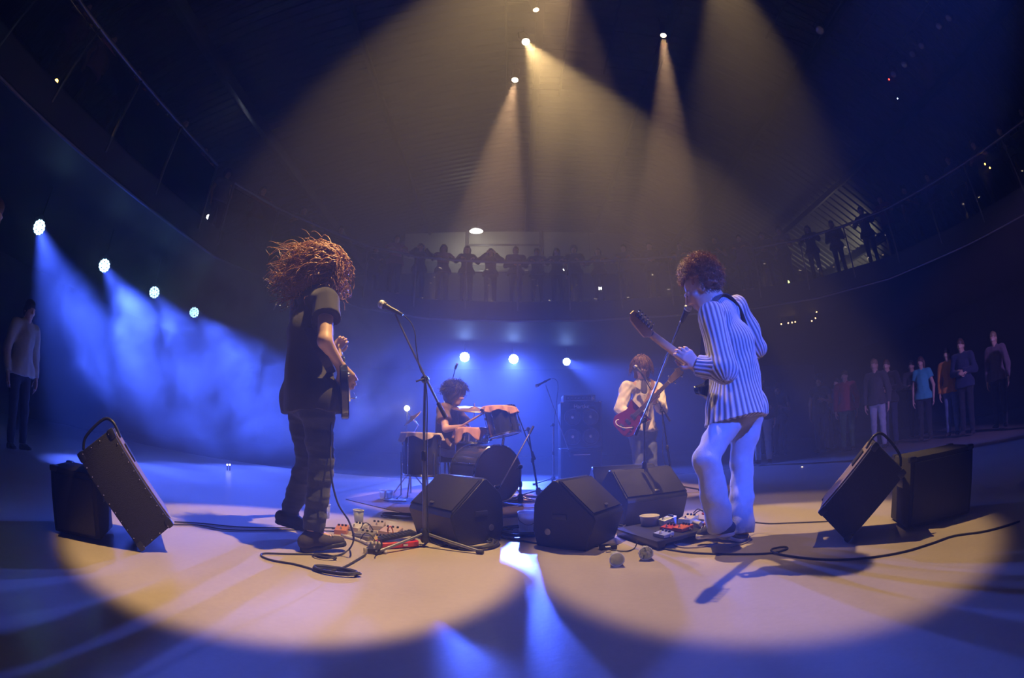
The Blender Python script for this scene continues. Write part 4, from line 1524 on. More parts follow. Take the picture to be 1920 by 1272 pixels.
bc = Vector((-0.42, 5.00, 0.315))
bax = Vector((.66, -.75, 0))
bd, _, _ = drum('bass_drum', 'large dark bass drum lying on its side, black front head toward the right', bc, bax, .30, .42, M_BHEAD, 8)
for sx in (-1, 1):
    s_ = Vector((.75, .66, 0)) * sx
    B().cyl(bc + bax * .3 + s_ * .27 + Vector((0, 0, -.1)), bc + bax * .42 + s_ * .40 + Vector((0, 0, -.31)), .009).obj('spur', M_CHROME, bd)
ft, u, w = drum('floor_tom', 'tall dark floor tom on chrome legs with a cloth over its head', (-0.965, 4.80, .29), (0, 0, 1), .195, .42, M_HEAD, 6)
for k in range(3):
    a = 2 * PI * k / 3 + 3.5
    e = Vector((math.cos(a), math.sin(a), 0))
    p = Vector((-0.965, 4.80, 0))
    B().tube([p + e * .215 + Vector((0, 0, .52)), p + e * .215 + Vector((0, 0, .06)), p + e * .26 + Vector((0, 0, .012))], .007, 8).obj('leg', M_CHROME, ft)
    B().ball(p + e * .262 + Vector((0, 0, .012)), .012, n=8).obj('foot', M_RUBBER, ft)
rt, _, _ = drum('rack_tom', 'dark rack tom tilted above the bass drum with an orange cloth on top', (-0.075, 4.86, .735), (-.22, .08, 1), .165, .27, M_HEAD, 6)
B().cyl((-0.10, 4.86, .60), (-0.08, 4.86, .76), .014).obj('mount_arm', M_CHROME, rt)
sn, _, _ = drum('snare_drum', 'chrome snare drum under a draped orange cloth', (-0.44, 5.08, .655), (.05, -.05, 1), .175, .13, M_HEAD, 8, M_CHROME)
for k in range(3):
    a = 2 * PI * k / 3 + 1
    B().tube([(-.44, 5.08, .35), (-.44 + .20 * math.cos(a), 5.08 + .20 * math.sin(a), .01)], .008, 8).obj('stand_leg', M_CHROME, sn)
B().cyl((-.44, 5.08, .32), (-.44, 5.08, .655), .012).obj('stand_post', M_CHROME, sn)


def drape(name, label, c, r, drop, m, cat='cloth', seed=1, arc=(0, 2 * PI), lift=.0, axis=None):
    """cloth lying on a drum: flat over the head, hanging in folds past the rim"""
    R_ = np.random.RandomState(seed)
    n, rows = 64, 14
    A = basis((1, 0, 0), axis or (0, 0, 1)) if axis else Matrix.Identity(3)
    vs, fs = [], []
    ph = R_.rand(4) * 6
    for i in range(n + 1):
        a = arc[0] + (arc[1] - arc[0]) * i / n
        dl = drop * (.55 + .45 * math.sin(a * 2 + ph[0]) * math.sin(a * 3 + ph[1]))
        for k in range(rows + 1):
            t = k / rows
            if t < .5:
                rr, z = (r + .012) * t / .5, .006 + .004 * math.sin(a * 5 + k)
            else:
                q = (t - .5) / .5
                fold = .014 * q * math.sin(a * 11 + ph[2]) + .010 * q * math.sin(a * 17 + ph[3])
                rr, z = r + .014 + .012 * q + fold, .006 - dl * q
            vs.append(Vector(c) + A @ Vector((rr * math.cos(a), rr * math.sin(a), z + lift)))
    for i in range(n):
        for k in range(rows):
            a = i * (rows + 1) + k
            fs.append((a, a + 1, a + rows + 2, a + rows + 1))
    o = from_data(name, vs, fs, m, None, True)
    md = o.modifiers.new('thick', 'SOLIDIFY')
    md.thickness = .004
    md.offset = 1
    return tag(o, label, cat)


M_ORANGE = cloth_mat('salmon_cloth', (0.68, 0.36, 0.22))
M_PALE = cloth_mat('pale_cloth', (0.55, 0.45, 0.38))
drape('drum_cloth', 'salmon cloth draped over the snare drum, hanging in folds', (-0.44, 5.08, .80), .185, .24, M_ORANGE, seed=2)
drape('drum_cloth', 'salmon cloth laid over the tilted rack tom', (-0.138, 4.882, 1.012), .172, .085, M_ORANGE, seed=3, axis=(-.22, .08, 1))
drape('drum_cloth', 'pale cloth hanging off the floor tom rim', (-0.965, 4.80, .725), .205, .13, M_PALE, seed=4)


def cymbal(label, c, r, axis, legs_at, label2=None):
    c, axis = Vector(c), Vector(axis).normalized()
    t = thing('cymbal', label, 'cymbal', (legs_at[0], legs_at[1], 0))
    B().lathe(c, axis, [(-.002, r), (.004, r * .75), (.014, r * .25), (.03, r * .14), (.034, .01)], 40).obj('plate', mat('bronze', (.62, .40, .20), .28, .85, var=.2, scale=4), t, True)
    B().cyl(c + axis * .02, c + axis * .07, .010).obj('wing_nut', M_CHROME, t)
    b = Vector((legs_at[0], legs_at[1], 0))
    B().tube([c - axis * .02, c - axis * .10, Vector((b.x, b.y, c.z - .25)), b + Vector((0, 0, .45))], .009, 8).obj('upper_tube', M_CHROME, t)
    B().cyl(b + Vector((0, 0, .03)), b + Vector((0, 0, .5)), .013).obj('lower_tube', M_CHROME, t)
    for k in range(3):
        a = 2 * PI * k / 3 + .6
        e = Vector((math.cos(a), math.sin(a), 0))
        B().tube([b + Vector((0, 0, .30)), b + e * .25 + Vector((0, 0, .012))], .008, 8).obj('leg', M_CHROME, t)
    return t


cymbal('ride cymbal seen edge-on in front of the drummer', (-0.433, 5.200, 1.025), .27, (.06, -.20, 1), (-0.62, 5.05))
cymbal('small cymbal tilted steeply beside the floor tom', (-1.12, 5.05, .90), .13, (-.6, -.3, .7), (-1.16, 5.15))
for lab, a, b_ in (('pale drumstick raised in the drummer\'s near hand', (-0.60, 4.96, .795), (-0.26, 4.84, .985)), ('drumstick in the drummer\'s far hand, crossing the rack tom', (-0.36, 5.43, .79), (-0.02, 5.20, .90))):
    o = B().lathe(a, Vector(b_) - Vector(a), [(0, .008), (.01, .011), (.25, .011), (.34, .008), (.365, .006), (.375, .009), (.385, .005)], 10).obj('drumstick', M_MAPLE, None, True)
    tag(o, lab, 'drumstick')

# ------------------------------------------------------------------ lamps
M_LENSW = mat('lit_warm_lens', (1, .8, .5), .3, var=0, emit=(1.0, .78, .50), estr=14)
M_LED = mat('lit_blue_led', (.6, .8, 1), .3, var=0, emit=(.38, .76, 1.0), estr=15)
M_LEDB = mat('lit_white_blue_lens', (.8, .9, 1), .3, var=0, emit=(.26, .44, 1.0), estr=75)


def fixture(label, p, aim, scale, mlens, pipe_z, group, name='stage_spotlight'):
    """hanging lantern: clamp, yoke, barrel, lens"""
    p, aim = Vector(p), Vector(aim)
    d = (aim - p).normalized()
    p = p - d * .075                       # the lens sits just behind the light it gives
    t = thing(name, label, 'spotlight', p, group)
    s = scale
    B().lathe(p - d * .012, -d, [(-.03, .080 * s), (-.025, .088 * s), (.02, .088 * s), (.03, .075 * s), (.22 * s, .075 * s), (.30 * s, .09 * s), (.40 * s, .085 * s), (.43 * s, .05 * s)], 20).obj('barrel', M_BLKPL, t)
    B().lathe(p + d * (.019 * 1), d, [(0, .072 * s), (.004, .070 * s), (.010, .03 * s)], 20).obj('lens', mlens, t)
    u = Vector((d.y, -d.x, 0)).normalized()
    c = p - d * .2 * s
    top = Vector((c.x, c.y, c.z + .22 * s))
    B().tube([c + u * .10 * s, c + u * .11 * s + Vector((0, 0, .16 * s)), top, c - u * .11 * s + Vector((0, 0, .16 * s)), c - u * .10 * s], .010 * s, 6).obj('yoke', M_BLACKM, t)
    B().cyl(top, Vector((c.x, c.y, pipe_z)), .012, n=8).obj('hanger', M_BLACKM, t)
    return t


TL = [('warm stage spotlight above the left half of the stage, out of the frame top', 0), ('brightest warm stage spotlight, its wide beam falling to the right', 0), ('warm stage spotlight over the right of the stage, above the frame', 0),
      ('lower bright stage spotlight whose beam falls on the drums', 0), ('stage spotlight whose narrow beam falls toward the bass player', 0), ('small dim stage spotlight highest above the brightest one', 0),
      ('warm stage spotlight above the frame, aimed at the drums from the front', 0), ('warm stage spotlight above the frame, aimed at the bass player from the front', 0)]
M_LENSD = mat('dim_warm_lens', (1, .8, .5), .3, var=0, emit=(1.0, .62, .35), estr=6)
for i, (t_, l) in enumerate(zip(TOP, TL)):
    fixture(l[0], t_[0], t_[1], (.95, .95, .95, .85, .72, .7, .9, .9)[i], M_LENSD if i == 5 else M_LENSW, 7.6, 'warm stage spotlights on the roof pipes')
for x, y0, y1, zr, lab in ((.45, .8, 7.2, 9.25, 'black lighting pipe above the middle of the stage'), (2.4, 1.0, 6.4, 9.2, 'black lighting pipe above the right of the stage'),
                       (5.4, 2.6, 4.6, 8.85, 'short black lighting pipe right of the rightmost beam'), (7.35, 1.0, 4.6, 8.1, 'black lighting pipe under the right roof carrying unlit lanterns')):
    t = thing('lighting_pipe', lab, 'rigging', (x, (y0 + y1) / 2, 7.6))
    for dx in (-.55, .55):
        B().cyl((x + dx, y0, 7.6), (x + dx, y1, 7.6), .025, n=10).obj('pipe', M_BLACKM, t)
    for k in range(6):
        yy = y0 + .2 + (y1 - y0 - .4) * k / 5
        B().cyl((x - .55, yy, 7.6), (x + .55, yy, 7.6), .015, n=8).obj('cross_pipe', M_BLACKM, t)
    for yy in (y0 + .3, y1 - .3):
        B().cyl((x, yy, 7.6), (x, yy, zr), .008, n=6).obj('suspension_rod', M_BLACKM, t)


M_UNLIT = mat('unlit_lens', (.25, .24, .30), .08, var=.1, coat=.6)
for w_, p in zip(('nearest the right picture corner', 'second from the corner', 'third from the corner', 'fourth from the corner', 'fifth from the corner', 'sixth, by the red pilot light'),
                 ((7.912, 1.642, 7.000), (7.833, 1.981, 7.000), (7.789, 2.710, 7.000), (7.727, 3.037, 7.000), (7.747, 3.415, 7.000), (7.683, 3.809, 7.000))):
    fixture('unlit stage lantern in the row under the right roof, ' + w_, p, (1.0, 2.0, 1.5), .95, M_UNLIT, 7.6, 'unlit stage lanterns under the right roof')
fixture('unlit stage lantern alone right of the rightmost beam', (5.370, 3.586, 7.000), (1.0, 2.0, 1.5), 1.1, M_UNLIT, 7.6, 'unlit stage lanterns under the right roof')


def led_can(label, p, aim, group, r=.125, mled=M_LED, top=3.7):
    p, aim = Vector(p), Vector(aim)
    d = (aim - p).normalized()
    p = p - d * .09
    t = thing('led_can', label, 'spotlight', p, group)
    B().lathe(p - d * .03, -d, [(-.02, r * .93), (-.015, r), (.05, r), (.14, r * .8), (.20, r * .5)], 24).obj('housing', M_BLKPL, t)
    B().lathe(p - d * .03, d, [(0, r * .90), (.004, r * .90)], 24).obj('face_plate', M_BLKPL, t)
    u, w, _ = frame_of(d)
    k = 0
    for ring, cnt in ((0, 1), (1, 6), (2, 12)):
        for i in range(cnt):
            a = 2 * PI * i / cnt + ring * .26
            q = p - d * .009 + (u * math.cos(a) + w * math.sin(a)) * (r * .38 * ring)
            B().lathe(q, d, [(0, r * .185), (.004, r * .17), (.007, r * .08)], 8).obj('led', mled, t, True)
    s_ = Vector((d.y, -d.x, 0)).normalized()
    c = p - d * .08
    B().tube([c + s_ * r, c + s_ * (r + .02) + Vector((0, 0, .1)), c + Vector((0, 0, .20)), c - s_ * (r + .02) + Vector((0, 0, .1)), c - s_ * r], .008, 6).obj('yoke', M_BLACKM, t)
    B().cyl(c + Vector((0, 0, .2)), Vector((c.x, c.y, top)), .014, n=8).obj('hanger', M_BLACKM, t)
    return t


CAM_P = Vector((0, 0, .66))
for i, (p, q) in enumerate(zip(LEDL, LEDL_AIM)):
    led_can('blue LED can under the left balcony, ' + ('nearest the left picture edge', 'second along the row from the left picture edge', 'third along the row, before the last', 'last of the row, nearest the long-haired guitarist')[i], p, Vector(q) * .4 + CAM_P * .6, 'blue LED cans under the left balcony')
for i, (p, q) in enumerate(zip(LEDF, LEDF_AIM)):
    led_can('LED can behind the picture, ' + ('high on the right', 'overhead in the middle, added as blue fill for the front floor', 'lower on the right, added to light the audience')[i], p, q, 'LED cans behind the picture', top=(0.0, 9.25, 0.0)[i])
for i, (p, q) in enumerate(zip(LEDB, LEDB_AIM)):
    led_can('bright blue-white rear LED can ' + ('above the drummer', 'midway between drummer and bass cabinet', 'above the bass cabinet, beam to the right')[i], p, Vector(q) * .3 + CAM_P * .7, 'blue-white LED cans under the rear balcony', (.16, .16, .13)[i], M_LEDB)


def small_lamp(label, p, r, col, s, cat='lamp', group=None, name='small_lamp', body=True):
    t = thing(name, label, cat, p, group)
    B().ball(p, r, n=12).obj('bulb', mat('bulb_%d_%d' % (int(col[2] * 100), int(s)), (1, 1, 1), .3, var=0, emit=col, estr=s), t, True)
    p = Vector(p)
    if 2.0 < p.z < 3.69:
        B().cyl(p, (p.x, p.y, 3.70), .004, n=6).obj('cord', M_BLACKM, t)
    elif 3.69 <= p.z < 4.1 + r:
        B().cyl(p, (p.x, p.y, 4.11), .004, n=6).obj('post', M_BLACKM, t)
    elif p.z > 6.2:
        B().cyl(p, (p.x, p.y, 9.2), .005, n=6).obj('cord', M_BLACKM, t)
    else:
        B().cyl((p.x, p.y, 4.1 if p.z > 4 else 0), p, .006, n=6).obj('post', M_BLACKM, t)
    back = Vector((p.x, p.y, 0)).normalized()
    B().lathe(p + back * (r * .5), back, [(0, r * 1.05), (r * 1.2, r * 1.05), (r * 1.6, r * .6)], 12).obj('socket', M_BLKPL, t)
    return t


small_lamp('yellow-white floor lamp glaring behind the floor tom', (-1.788, 7.600, 1.190), .045, (1.0, .92, .55), 150)
point('floor_lamp_light', (-1.764, 7.500, 1.183), 12, (1, .9, .5), .04)
B().cyl(Vector((-1.788, 7.600, 1.190)) * 1 + Vector((0, .03, -.04)), Vector((Vector((-1.788, 7.600, 1.190)).x, Vector((-1.788, 7.600, 1.190)).y + .03, 0)), .012).obj('pole', M_BLACKM, [o for o in bpy.data.objects if o.name.startswith('small_lamp')][-1])
small_lamp('amber glint in the left balcony glass, made as a glowing bulb', (-6.749, 1.871, 5.000), .045, (1.0, .55, .12), 14)  # a reflection in the balustrade glass, modelled as a glowing bulb
spot('amber_glint_beam', (-6.729, 1.871, 4.980), (-6.303, 1.758, 4.150), 5, 30, (1, .55, .18), .4, .02)  # beam added to go with the amber reflection
small_lamp('white lamp at the far end of the left balcony', (-7.839, 8.414, 5.824), .06, (.9, .95, 1.0), 45)
small_lamp('tiny orange pilot light on the left balcony', (-6.576, 2.476, 5.000), .018, (1.0, .4, .1), 10)
small_lamp('small white glint with a faint beam in the rear balcony glass, made as a bulb', (1.640, 13.400, 5.967), .04, (1.0, .95, .85), 30)  # glowing bulb stands in for a stage spot mirrored in the pane
spot('rear_glint_beam', (1.633, 13.351, 5.911), (1.233, 12.941, 4.370), 9, 60, (1, .95, .9), .5, .02)  # faint beam added below the white reflection
small_lamp('left one of a pair of white glints in the rear balcony glass, made as bulbs', (2.775, 13.722, 5.482), .06, (1.0, .97, .9), 40)  # this pair of bulbs imitates stage lamps mirrored in the glass
small_lamp('right one of a pair of white glints in the rear balcony glass, made as bulbs', (2.894, 13.698, 5.476), .04, (1.0, .97, .9), 30)
small_lamp('yellow reflection at the right end of the rear balcony, made as a bulb', (7.534, 9.974, 4.529), .06, (.85, 1.0, .25), 6)  # greenish-yellow reflection put in as a bulb
small_lamp('small yellow exit light under the rear roof', (2.957, 15.724, 7.254), .05, (.7, .9, .2), 5)
small_lamp('small yellow exit light behind the left balcony corner', (-7.548, 10.584, 5.317), .05, (.8, .75, .1), 5)
small_lamp('tiny red pilot light high on the right roof', (7.678, 3.993, 7.000), .02, (1.0, .05, .03), 8)
small_lamp('tiny white pilot light high on the right roof', (7.807, 4.121, 6.600), .015, (.7, .8, 1.0), 10)
for i, (px) in enumerate([(9.617, 3.399, 5.087), (9.645, 3.318, 4.965)]):
    small_lamp(('upper', 'lower')[i] + ' amber dot of the pair on the right balcony', px, .022, (1, .5, .1), 12)
WHERE = ['upper of the far-left pair', 'lower of the far-left pair', 'top left of the cluster', 'top right of the cluster', 'second row of the cluster', 'third row of the cluster', 'left middle of the cluster',
         'bottom left of the cluster', 'bottom middle of the cluster', 'bottom right of the cluster']
for w_, p in zip(WHERE, [(-5.996, 9.222, 4.048), (-6.000, 9.219, 3.992), (-5.576, 9.482, 4.145), (-5.503, 9.525, 4.142), (-5.557, 9.493, 3.996), (-5.527, 9.511, 3.946), (-5.559, 9.492, 3.818), (-5.698, 9.409, 3.675), (-5.612, 9.461, 3.661), (-5.443, 9.559, 3.658)]):
    small_lamp('tiny warm pilot light beside the long-haired guitarist, ' + w_, p, .014, (1, .75, .4), 12, group='pilot lights beside the long-haired guitarist', name='pilot_light')
WHERE = ['leftmost of the bottom row', 'second of the bottom row', 'third of the bottom row', 'last of the bottom row', 'left of the upper pair', 'right of the upper pair', 'upper one at far right', 'lower one at far right',
         'lone one nearest his shoulder', 'faint one between row and far right']
for w_, p in zip(WHERE, [(7.518, 10.606, 3.517), (7.692, 10.480, 3.517), (7.785, 10.411, 3.516), (7.864, 10.351, 3.517), (7.737, 10.447, 3.880), (7.815, 10.389, 3.866), (8.409, 9.914, 3.701), (8.361, 9.955, 3.528), (7.190, 10.831, 4.292), (8.264, 10.036, 3.471)]):
    small_lamp('tiny amber pilot light right of the curly-haired guitarist, ' + w_, p, .018, (1, .6, .2), 12, group='pilot lights right of the curly-haired guitarist', name='pilot_light')
small_lamp('small amber floor light behind the right speakers', (4.496, 6.003, -0.017), .025, (1, .65, .25), 12)
for w_, p in zip(('left', 'right'), ((-4.127, 5.654, 0.084), (-4.093, 5.679, 0.088))):
    small_lamp(w_ + ' one of two tiny white standby lights low in the smoke', p, .012, (1, .9, .8), 10, group='standby lights in the smoke', name='pilot_light')

# rear balcony room: lit ceiling lamp, pale partition wall and a door frame
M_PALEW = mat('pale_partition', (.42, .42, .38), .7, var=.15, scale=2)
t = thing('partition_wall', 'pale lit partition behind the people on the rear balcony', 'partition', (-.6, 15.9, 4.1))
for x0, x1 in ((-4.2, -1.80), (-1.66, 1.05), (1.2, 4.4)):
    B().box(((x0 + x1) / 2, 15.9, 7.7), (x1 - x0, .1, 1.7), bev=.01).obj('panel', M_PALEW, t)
B().box((.1, 15.9, 5.5), (8.6, .12, 2.65), bev=.01).obj('lower_panel', M_DARK, t)  # dark colour stands for the unlit lower part of the partition
for x in (-1.73, 1.12):
    B().box((x, 15.86, 6.4), (.09, .1, 4.4), bev=.01).obj('post', M_STEEL, t)
B().box((-.3, 15.80, 7.95), (2.8, .06, .06), bev=.01).obj('rail', M_STEEL, t)
B().box((-.3, 15.80, 6.86), (2.8, .06, .06), bev=.01).obj('rail', M_STEEL, t)
lp = Vector((-1.269, 14.545, 7.917))
t = thing('ceiling_lamp', 'oval white ceiling lamp over the rear balcony', 'lamp', lp)
B().ball(lp, (.24, .16, .05), n=20).obj('diffuser', mat('lit_diffuser', (1, 1, 1), .3, var=0, emit=(1, .97, .82), estr=16), t, True)
B().lathe(lp + Vector((0, 0, .02)), (0, 0, 1), [(0, .22), (.05, .22), (.07, .10)], 20).obj('housing', M_STEEL, t)
B().cyl(lp + Vector((0, 0, .08)), (lp.x, lp.y, 9.2), .012).obj('hanger', M_BLACKM, t)
point('ceiling_lamp_light', (lp.x, lp.y, lp.z - .12), 45, (1, .95, .75), .12)
# lamp below the steep right part of the roof, behind the balcony crowd
lp = Vector((11.2, 10.6, 4.25))
t = thing('floodlight', 'floodlight on the right balcony floor, throwing warm light up the ribbed roof', 'lamp', lp)
B().box(lp, (.3, .2, .12), bev=.02).obj('housing', M_BLACKM, t)
B().box(lp + Vector((0, 0, .062)), (.26, .16, .01), bev=.002).obj('lens', mat('lit_flood', (1, 1, 1), .3, var=0, emit=(1, .9, .6), estr=8), t)
spot('flood_lamp', lp + Vector((0, 0, .09)), (11.0, 10.8, 7), 50, 300, (1, .86, .55), .3, .08)

# ------------------------------------------------------------------ mic stands, microphones and cables
def mic_stand(label, base, top, boom, style='tripod', m=None, legs=None):
    m = m or M_STEEL
    base, top = Vector(base), Vector(top)
    t = thing('mic_stand', label, 'microphone stand', base)
    mid = base.lerp(top, .55)
    B().cyl(base + Vector((0, 0, .05)), mid, .0125).obj('lower_tube', m, t)
    B().cyl(mid, top, .0085).obj('upper_tube', m, t)
    B().lathe(mid - Vector((0, 0, .03)), (0, 0, 1), [(0, .015), (.01, .019), (.05, .019), (.06, .013)], 12).obj('clutch', M_BLKPL, t)
    if style == 'tripod':
        B().lathe(base + Vector((0, 0, .03)), (0, 0, 1), [(0, .022), (.02, .030), (.07, .030), (.09, .018)], 14).obj('leg_hub', M_BLKPL, t)
        for e in legs or [(.30, -.14), (-.30, -.14), (.02, .33)]:
            q = base + Vector((e[0], e[1], 0))
            lg = B().cyl(base + Vector((e[0] * .06, e[1] * .06, .085)), q + Vector((0, 0, .016)), .0095).obj('leg', m, t)
            d = Vector((e[0], e[1], 0)).normalized()
            B().cyl(q - d * .03 + Vector((0, 0, .016)), q + d * .01 + Vector((0, 0, .014)), .013).obj('rubber_foot', M_RUBBER, lg)
    else:
        B().lathe(base, (0, 0, 1), [(0, .13), (.012, .135), (.022, .12), (.03, .03), (.06, .022)], 28).obj('round_base', M_BLACKM, t)
    if boom:
        a, b = Vector(boom[0]), Vector(boom[1])
        B().cyl(a, b, .0075, .0065).obj('boom', m, t)
        B().cyl(a, a + (b - a).normalized() * .10, .013).obj('counterweight', M_RUBBER, t)
        q = top
        d = (b - a).normalized()
        B().lathe(q - d.cross(Vector((0, 1, 0))).normalized() * 0 - Vector((0, .03, 0)), (0, 1, 0), [(0, .016), (.012, .024), (.045, .024), (.06, .014)], 14).obj('swivel', M_BLKPL, t)
        B().tube([q + Vector((0, -.03, 0)), q + Vector((-.02, -.05, -.01)), q + Vector((-.045, -.055, -.02))], .006, 6).obj('wing_lever', M_BLKPL, t)
    return t


def microphone(label, head, tail, r=.026, m=None):
    head, tail = Vector(head), Vector(tail)
    d = (tail - head).normalized()
    t = thing('microphone', label, 'microphone', head)
    g = B().ball(head, r, n=16).obj('grille', mat('mic_mesh', (.55, .55, .55), .4, .7, var=.3, scale=300, bump=.5, bscale=600), t, True)
    B().lathe(head + d * r * .55, d, [(0, r * .92), (.010, r * .94), (.014, r * .75), (.06, .014), ((tail - head).length - r, .0105), ((tail - head).length - r + .006, .008)], 16).obj('handle', m or M_BLKPL, t)
    B().lathe(head - d * .002, d, [(-.003, r * 1.02), (.003, r * 1.02)], 18).obj('ring', M_STEEL, g)
    c = head + d * ((tail - head).length * .62)
    B().lathe(c - d * .022, d, [(0, .0165), (.044, .0145)], 12).obj('clip', M_BLKPL, t)
    return t


def cable(label, pts, r=.0045, m=None, per=8, name='cable', group=None):
    o = B().tube(spline(pts, per), r, 6).obj(name, m or M_RUBBER, None, True)
    return tag(o, label, 'cable', group)


# left singer's stand
sb = (-0.518, 2.675, 0.000)
mic_stand('chrome tripod microphone stand with a raised boom beside the long-haired guitarist', sb, (-0.525, 2.690, 1.025), ((-0.393, 2.690, 0.795), (-0.722, 2.640, 1.420)), 'tripod', M_STEEL,
          [((-0.738, 2.386, 0.000)[0] - (-0.518, 2.675, 0.000)[0], (-0.738, 2.386, 0.000)[1] - (-0.518, 2.675, 0.000)[1]), ((-0.171, 2.550, 0.000)[0] - (-0.518, 2.675, 0.000)[0], (-0.171, 2.550, 0.000)[1] - (-0.518, 2.675, 0.000)[1]), (.0, .34)])
microphone('microphone with silver ball grille on the raised boom left of centre', (-0.809, 2.620, 1.481), (-0.667, 2.640, 1.413), .027)
cable('microphone cable hanging along the raised boom left of centre', [(-0.667, 2.640, 1.413), (-0.624, 2.660, 1.374), (-0.594, 2.660, 1.306), (-0.579, 2.660, 1.206), (-0.554, 2.660, 1.092), (-0.518, 2.655, 1.020), (-0.502, 2.660, 0.868), (-0.501, 2.660, 0.550), (-0.496, 2.660, 0.227), (-0.485, 2.660, 0.060), (-0.416, 2.706, 0.006), (-0.360, 2.778, 0.006), (-0.302, 2.918, 0.006)], .0035)
# right singer's stand, rising out of the pedalboard's far side
mic_stand('chrome microphone stand on a round base behind the right pedalboard', (1.042, 3.506, 0.000), (1.030, 3.460, 0.802), ((0.972, 3.500, 0.692), (1.060, 2.620, 1.374)), 'round')
microphone('microphone at the mouth of the curly-haired singer', (1.071, 2.500, 1.426), (1.054, 2.600, 1.358), .026)
cable('microphone cable along the boom to the curly-haired singer', [(1.054, 2.600, 1.358), (1.048, 2.640, 1.327), (1.046, 2.750, 1.276), (1.055, 3.050, 1.150), (1.041, 3.420, 0.833), (1.027, 3.440, 0.500), (1.038, 3.440, 0.116), (1.171, 3.656, 0.006), (1.335, 3.644, 0.006), (1.311, 3.270, 0.006)], .0035)
# bassist's stand
mic_stand('thin black microphone stand beside the bass player', (1.86, 5.05, 0), (1.730, 5.050, 0.970), ((1.845, 5.100, 0.844), (1.458, 4.980, 1.420)), 'tripod', M_BLACKM)
microphone('microphone in front of the bass player\'s mouth', (1.421, 5.020, 1.483), (1.474, 4.970, 1.400), .024)
cable('microphone cable down the bass player\'s stand', [(1.474, 4.970, 1.400), (1.556, 5.000, 1.304), (1.705, 5.030, 1.032), (1.731, 5.030, 0.783), (1.731, 5.030, 0.412), (1.88, 5.03, .1), (1.95, 4.9, .006), (2.2, 4.7, .006)], .0035)
# spare vocal stand between the drums and the bass cabinet
mic_stand('steel microphone stand between the drums and the bass cabinet', (0.617, 6.876, 0.000), (0.572, 6.350, 0.887), ((0.817, 6.350, 0.439), (0.469, 6.300, 1.446)), 'tripod', M_STEEL)
microphone('dark microphone pointing left on the stand between the drums and the bass cabinet', (0.341, 6.280, 1.430), (0.545, 6.300, 1.536), .024)
cable('microphone cable looping off the stand between the drums and the bass cabinet', [(0.545, 6.300, 1.536), (0.612, 6.300, 1.521), (0.641, 6.300, 1.430), (0.615, 6.300, 1.161), (0.582, 6.300, 0.863), (0.587, 6.300, 0.266), (0.634, 6.477, 0.006), (0.702, 6.016, 0.006)], .004)
# tom microphone stand, bass-drum microphone stand and the overhead
mic_stand('dark microphone stand right of the rack tom', (.30, 5.25, 0), (0.184, 5.250, 0.801), ((0.261, 5.220, 0.448), (0.036, 5.150, 1.042)), 'tripod', M_BLACKM)
microphone('microphone over the rack tom', (-0.024, 5.080, 0.958), (0.036, 5.150, 1.060), .022)
mic_stand('chrome microphone stand leaning toward the bass drum', (.085, 4.62, 0), (.085, 4.62, .40), ((0.222, 4.750, 0.815), (-0.123, 4.420, 0.197)), 'tripod', M_STEEL)
microphone('small microphone in front of the bass drum head', (-0.161, 4.460, 0.204), (-0.113, 4.420, 0.219), .020)
mic_stand('thin overhead microphone boom behind the drummer', (-.80, 5.85, 0), (-0.849, 5.800, 1.083), ((-0.875, 5.800, 0.979), (-0.727, 5.750, 1.597)), 'tripod', M_BLACKM)
microphone('small microphone at the tip of the overhead boom', (-0.704, 5.720, 1.641), (-0.733, 5.750, 1.576), .016)

# floor cables
cable('dark cable running from the left speaker toward the pedals, far one of two', [(-2.082, 2.199, 0.006), (-1.949, 2.353, 0.006), (-1.757, 2.473, 0.006), (-1.590, 2.626, 0.006), (-1.425, 2.793, 0.006), (-1.243, 2.941, 0.006), (-1.126, 2.955, 0.006)])
cable('dark cable running from the left speaker toward the pedals, near one of two', [(-2.032, 2.133, 0.006), (-1.938, 2.280, 0.006), (-1.756, 2.344, 0.006), (-1.598, 2.497, 0.006), (-1.393, 2.729, 0.006), (-1.132, 2.865, 0.006)])
cable('guitar cable drooping from the long-haired guitarist to the floor and back to the pedals', [(-1.002, 2.380, 0.852), (-0.949, 2.260, 0.536), (-0.942, 2.260, 0.422), (-0.907, 2.260, 0.296), (-0.851, 2.270, 0.204), (-0.827, 2.270, 0.111), (-0.912, 2.423, 0.006), (-0.909, 2.285, 0.006), (-0.955, 2.203, 0.006), (-1.034, 2.204, 0.006), (-1.158, 2.123, 0.006), (-1.260, 2.047, 0.006), (-1.248, 1.986, 0.006), (-1.164, 1.954, 0.006), (-1.046, 1.965, 0.006), (-0.947, 1.945, 0.006), (-0.881, 1.924, 0.006), (-0.811, 2.029, 0.006), (-0.783, 2.336, 0.010)], .0055)


def coil(label, c, rx, ry, turns, r=.005, m=None, seed=1, name='coiled_cable'):
    R_ = np.random.RandomState(seed)
    pts = []
    n = turns * 10
    for i in range(n + 1):
        a = 2 * PI * i / 10
        k = 1 + R_.uniform(-.13, .13)
        pts.append(Vector(c) + Vector((rx * k * math.cos(a) + R_.uniform(-.01, .01), ry * k * math.sin(a), .006 + .0035 * (i / 10) + R_.uniform(0, .004))))
    o = B().tube(spline(pts, 4), r, 6).obj(name, m or M_RUBBER, None, True)
    return tag(o, label, 'cable')


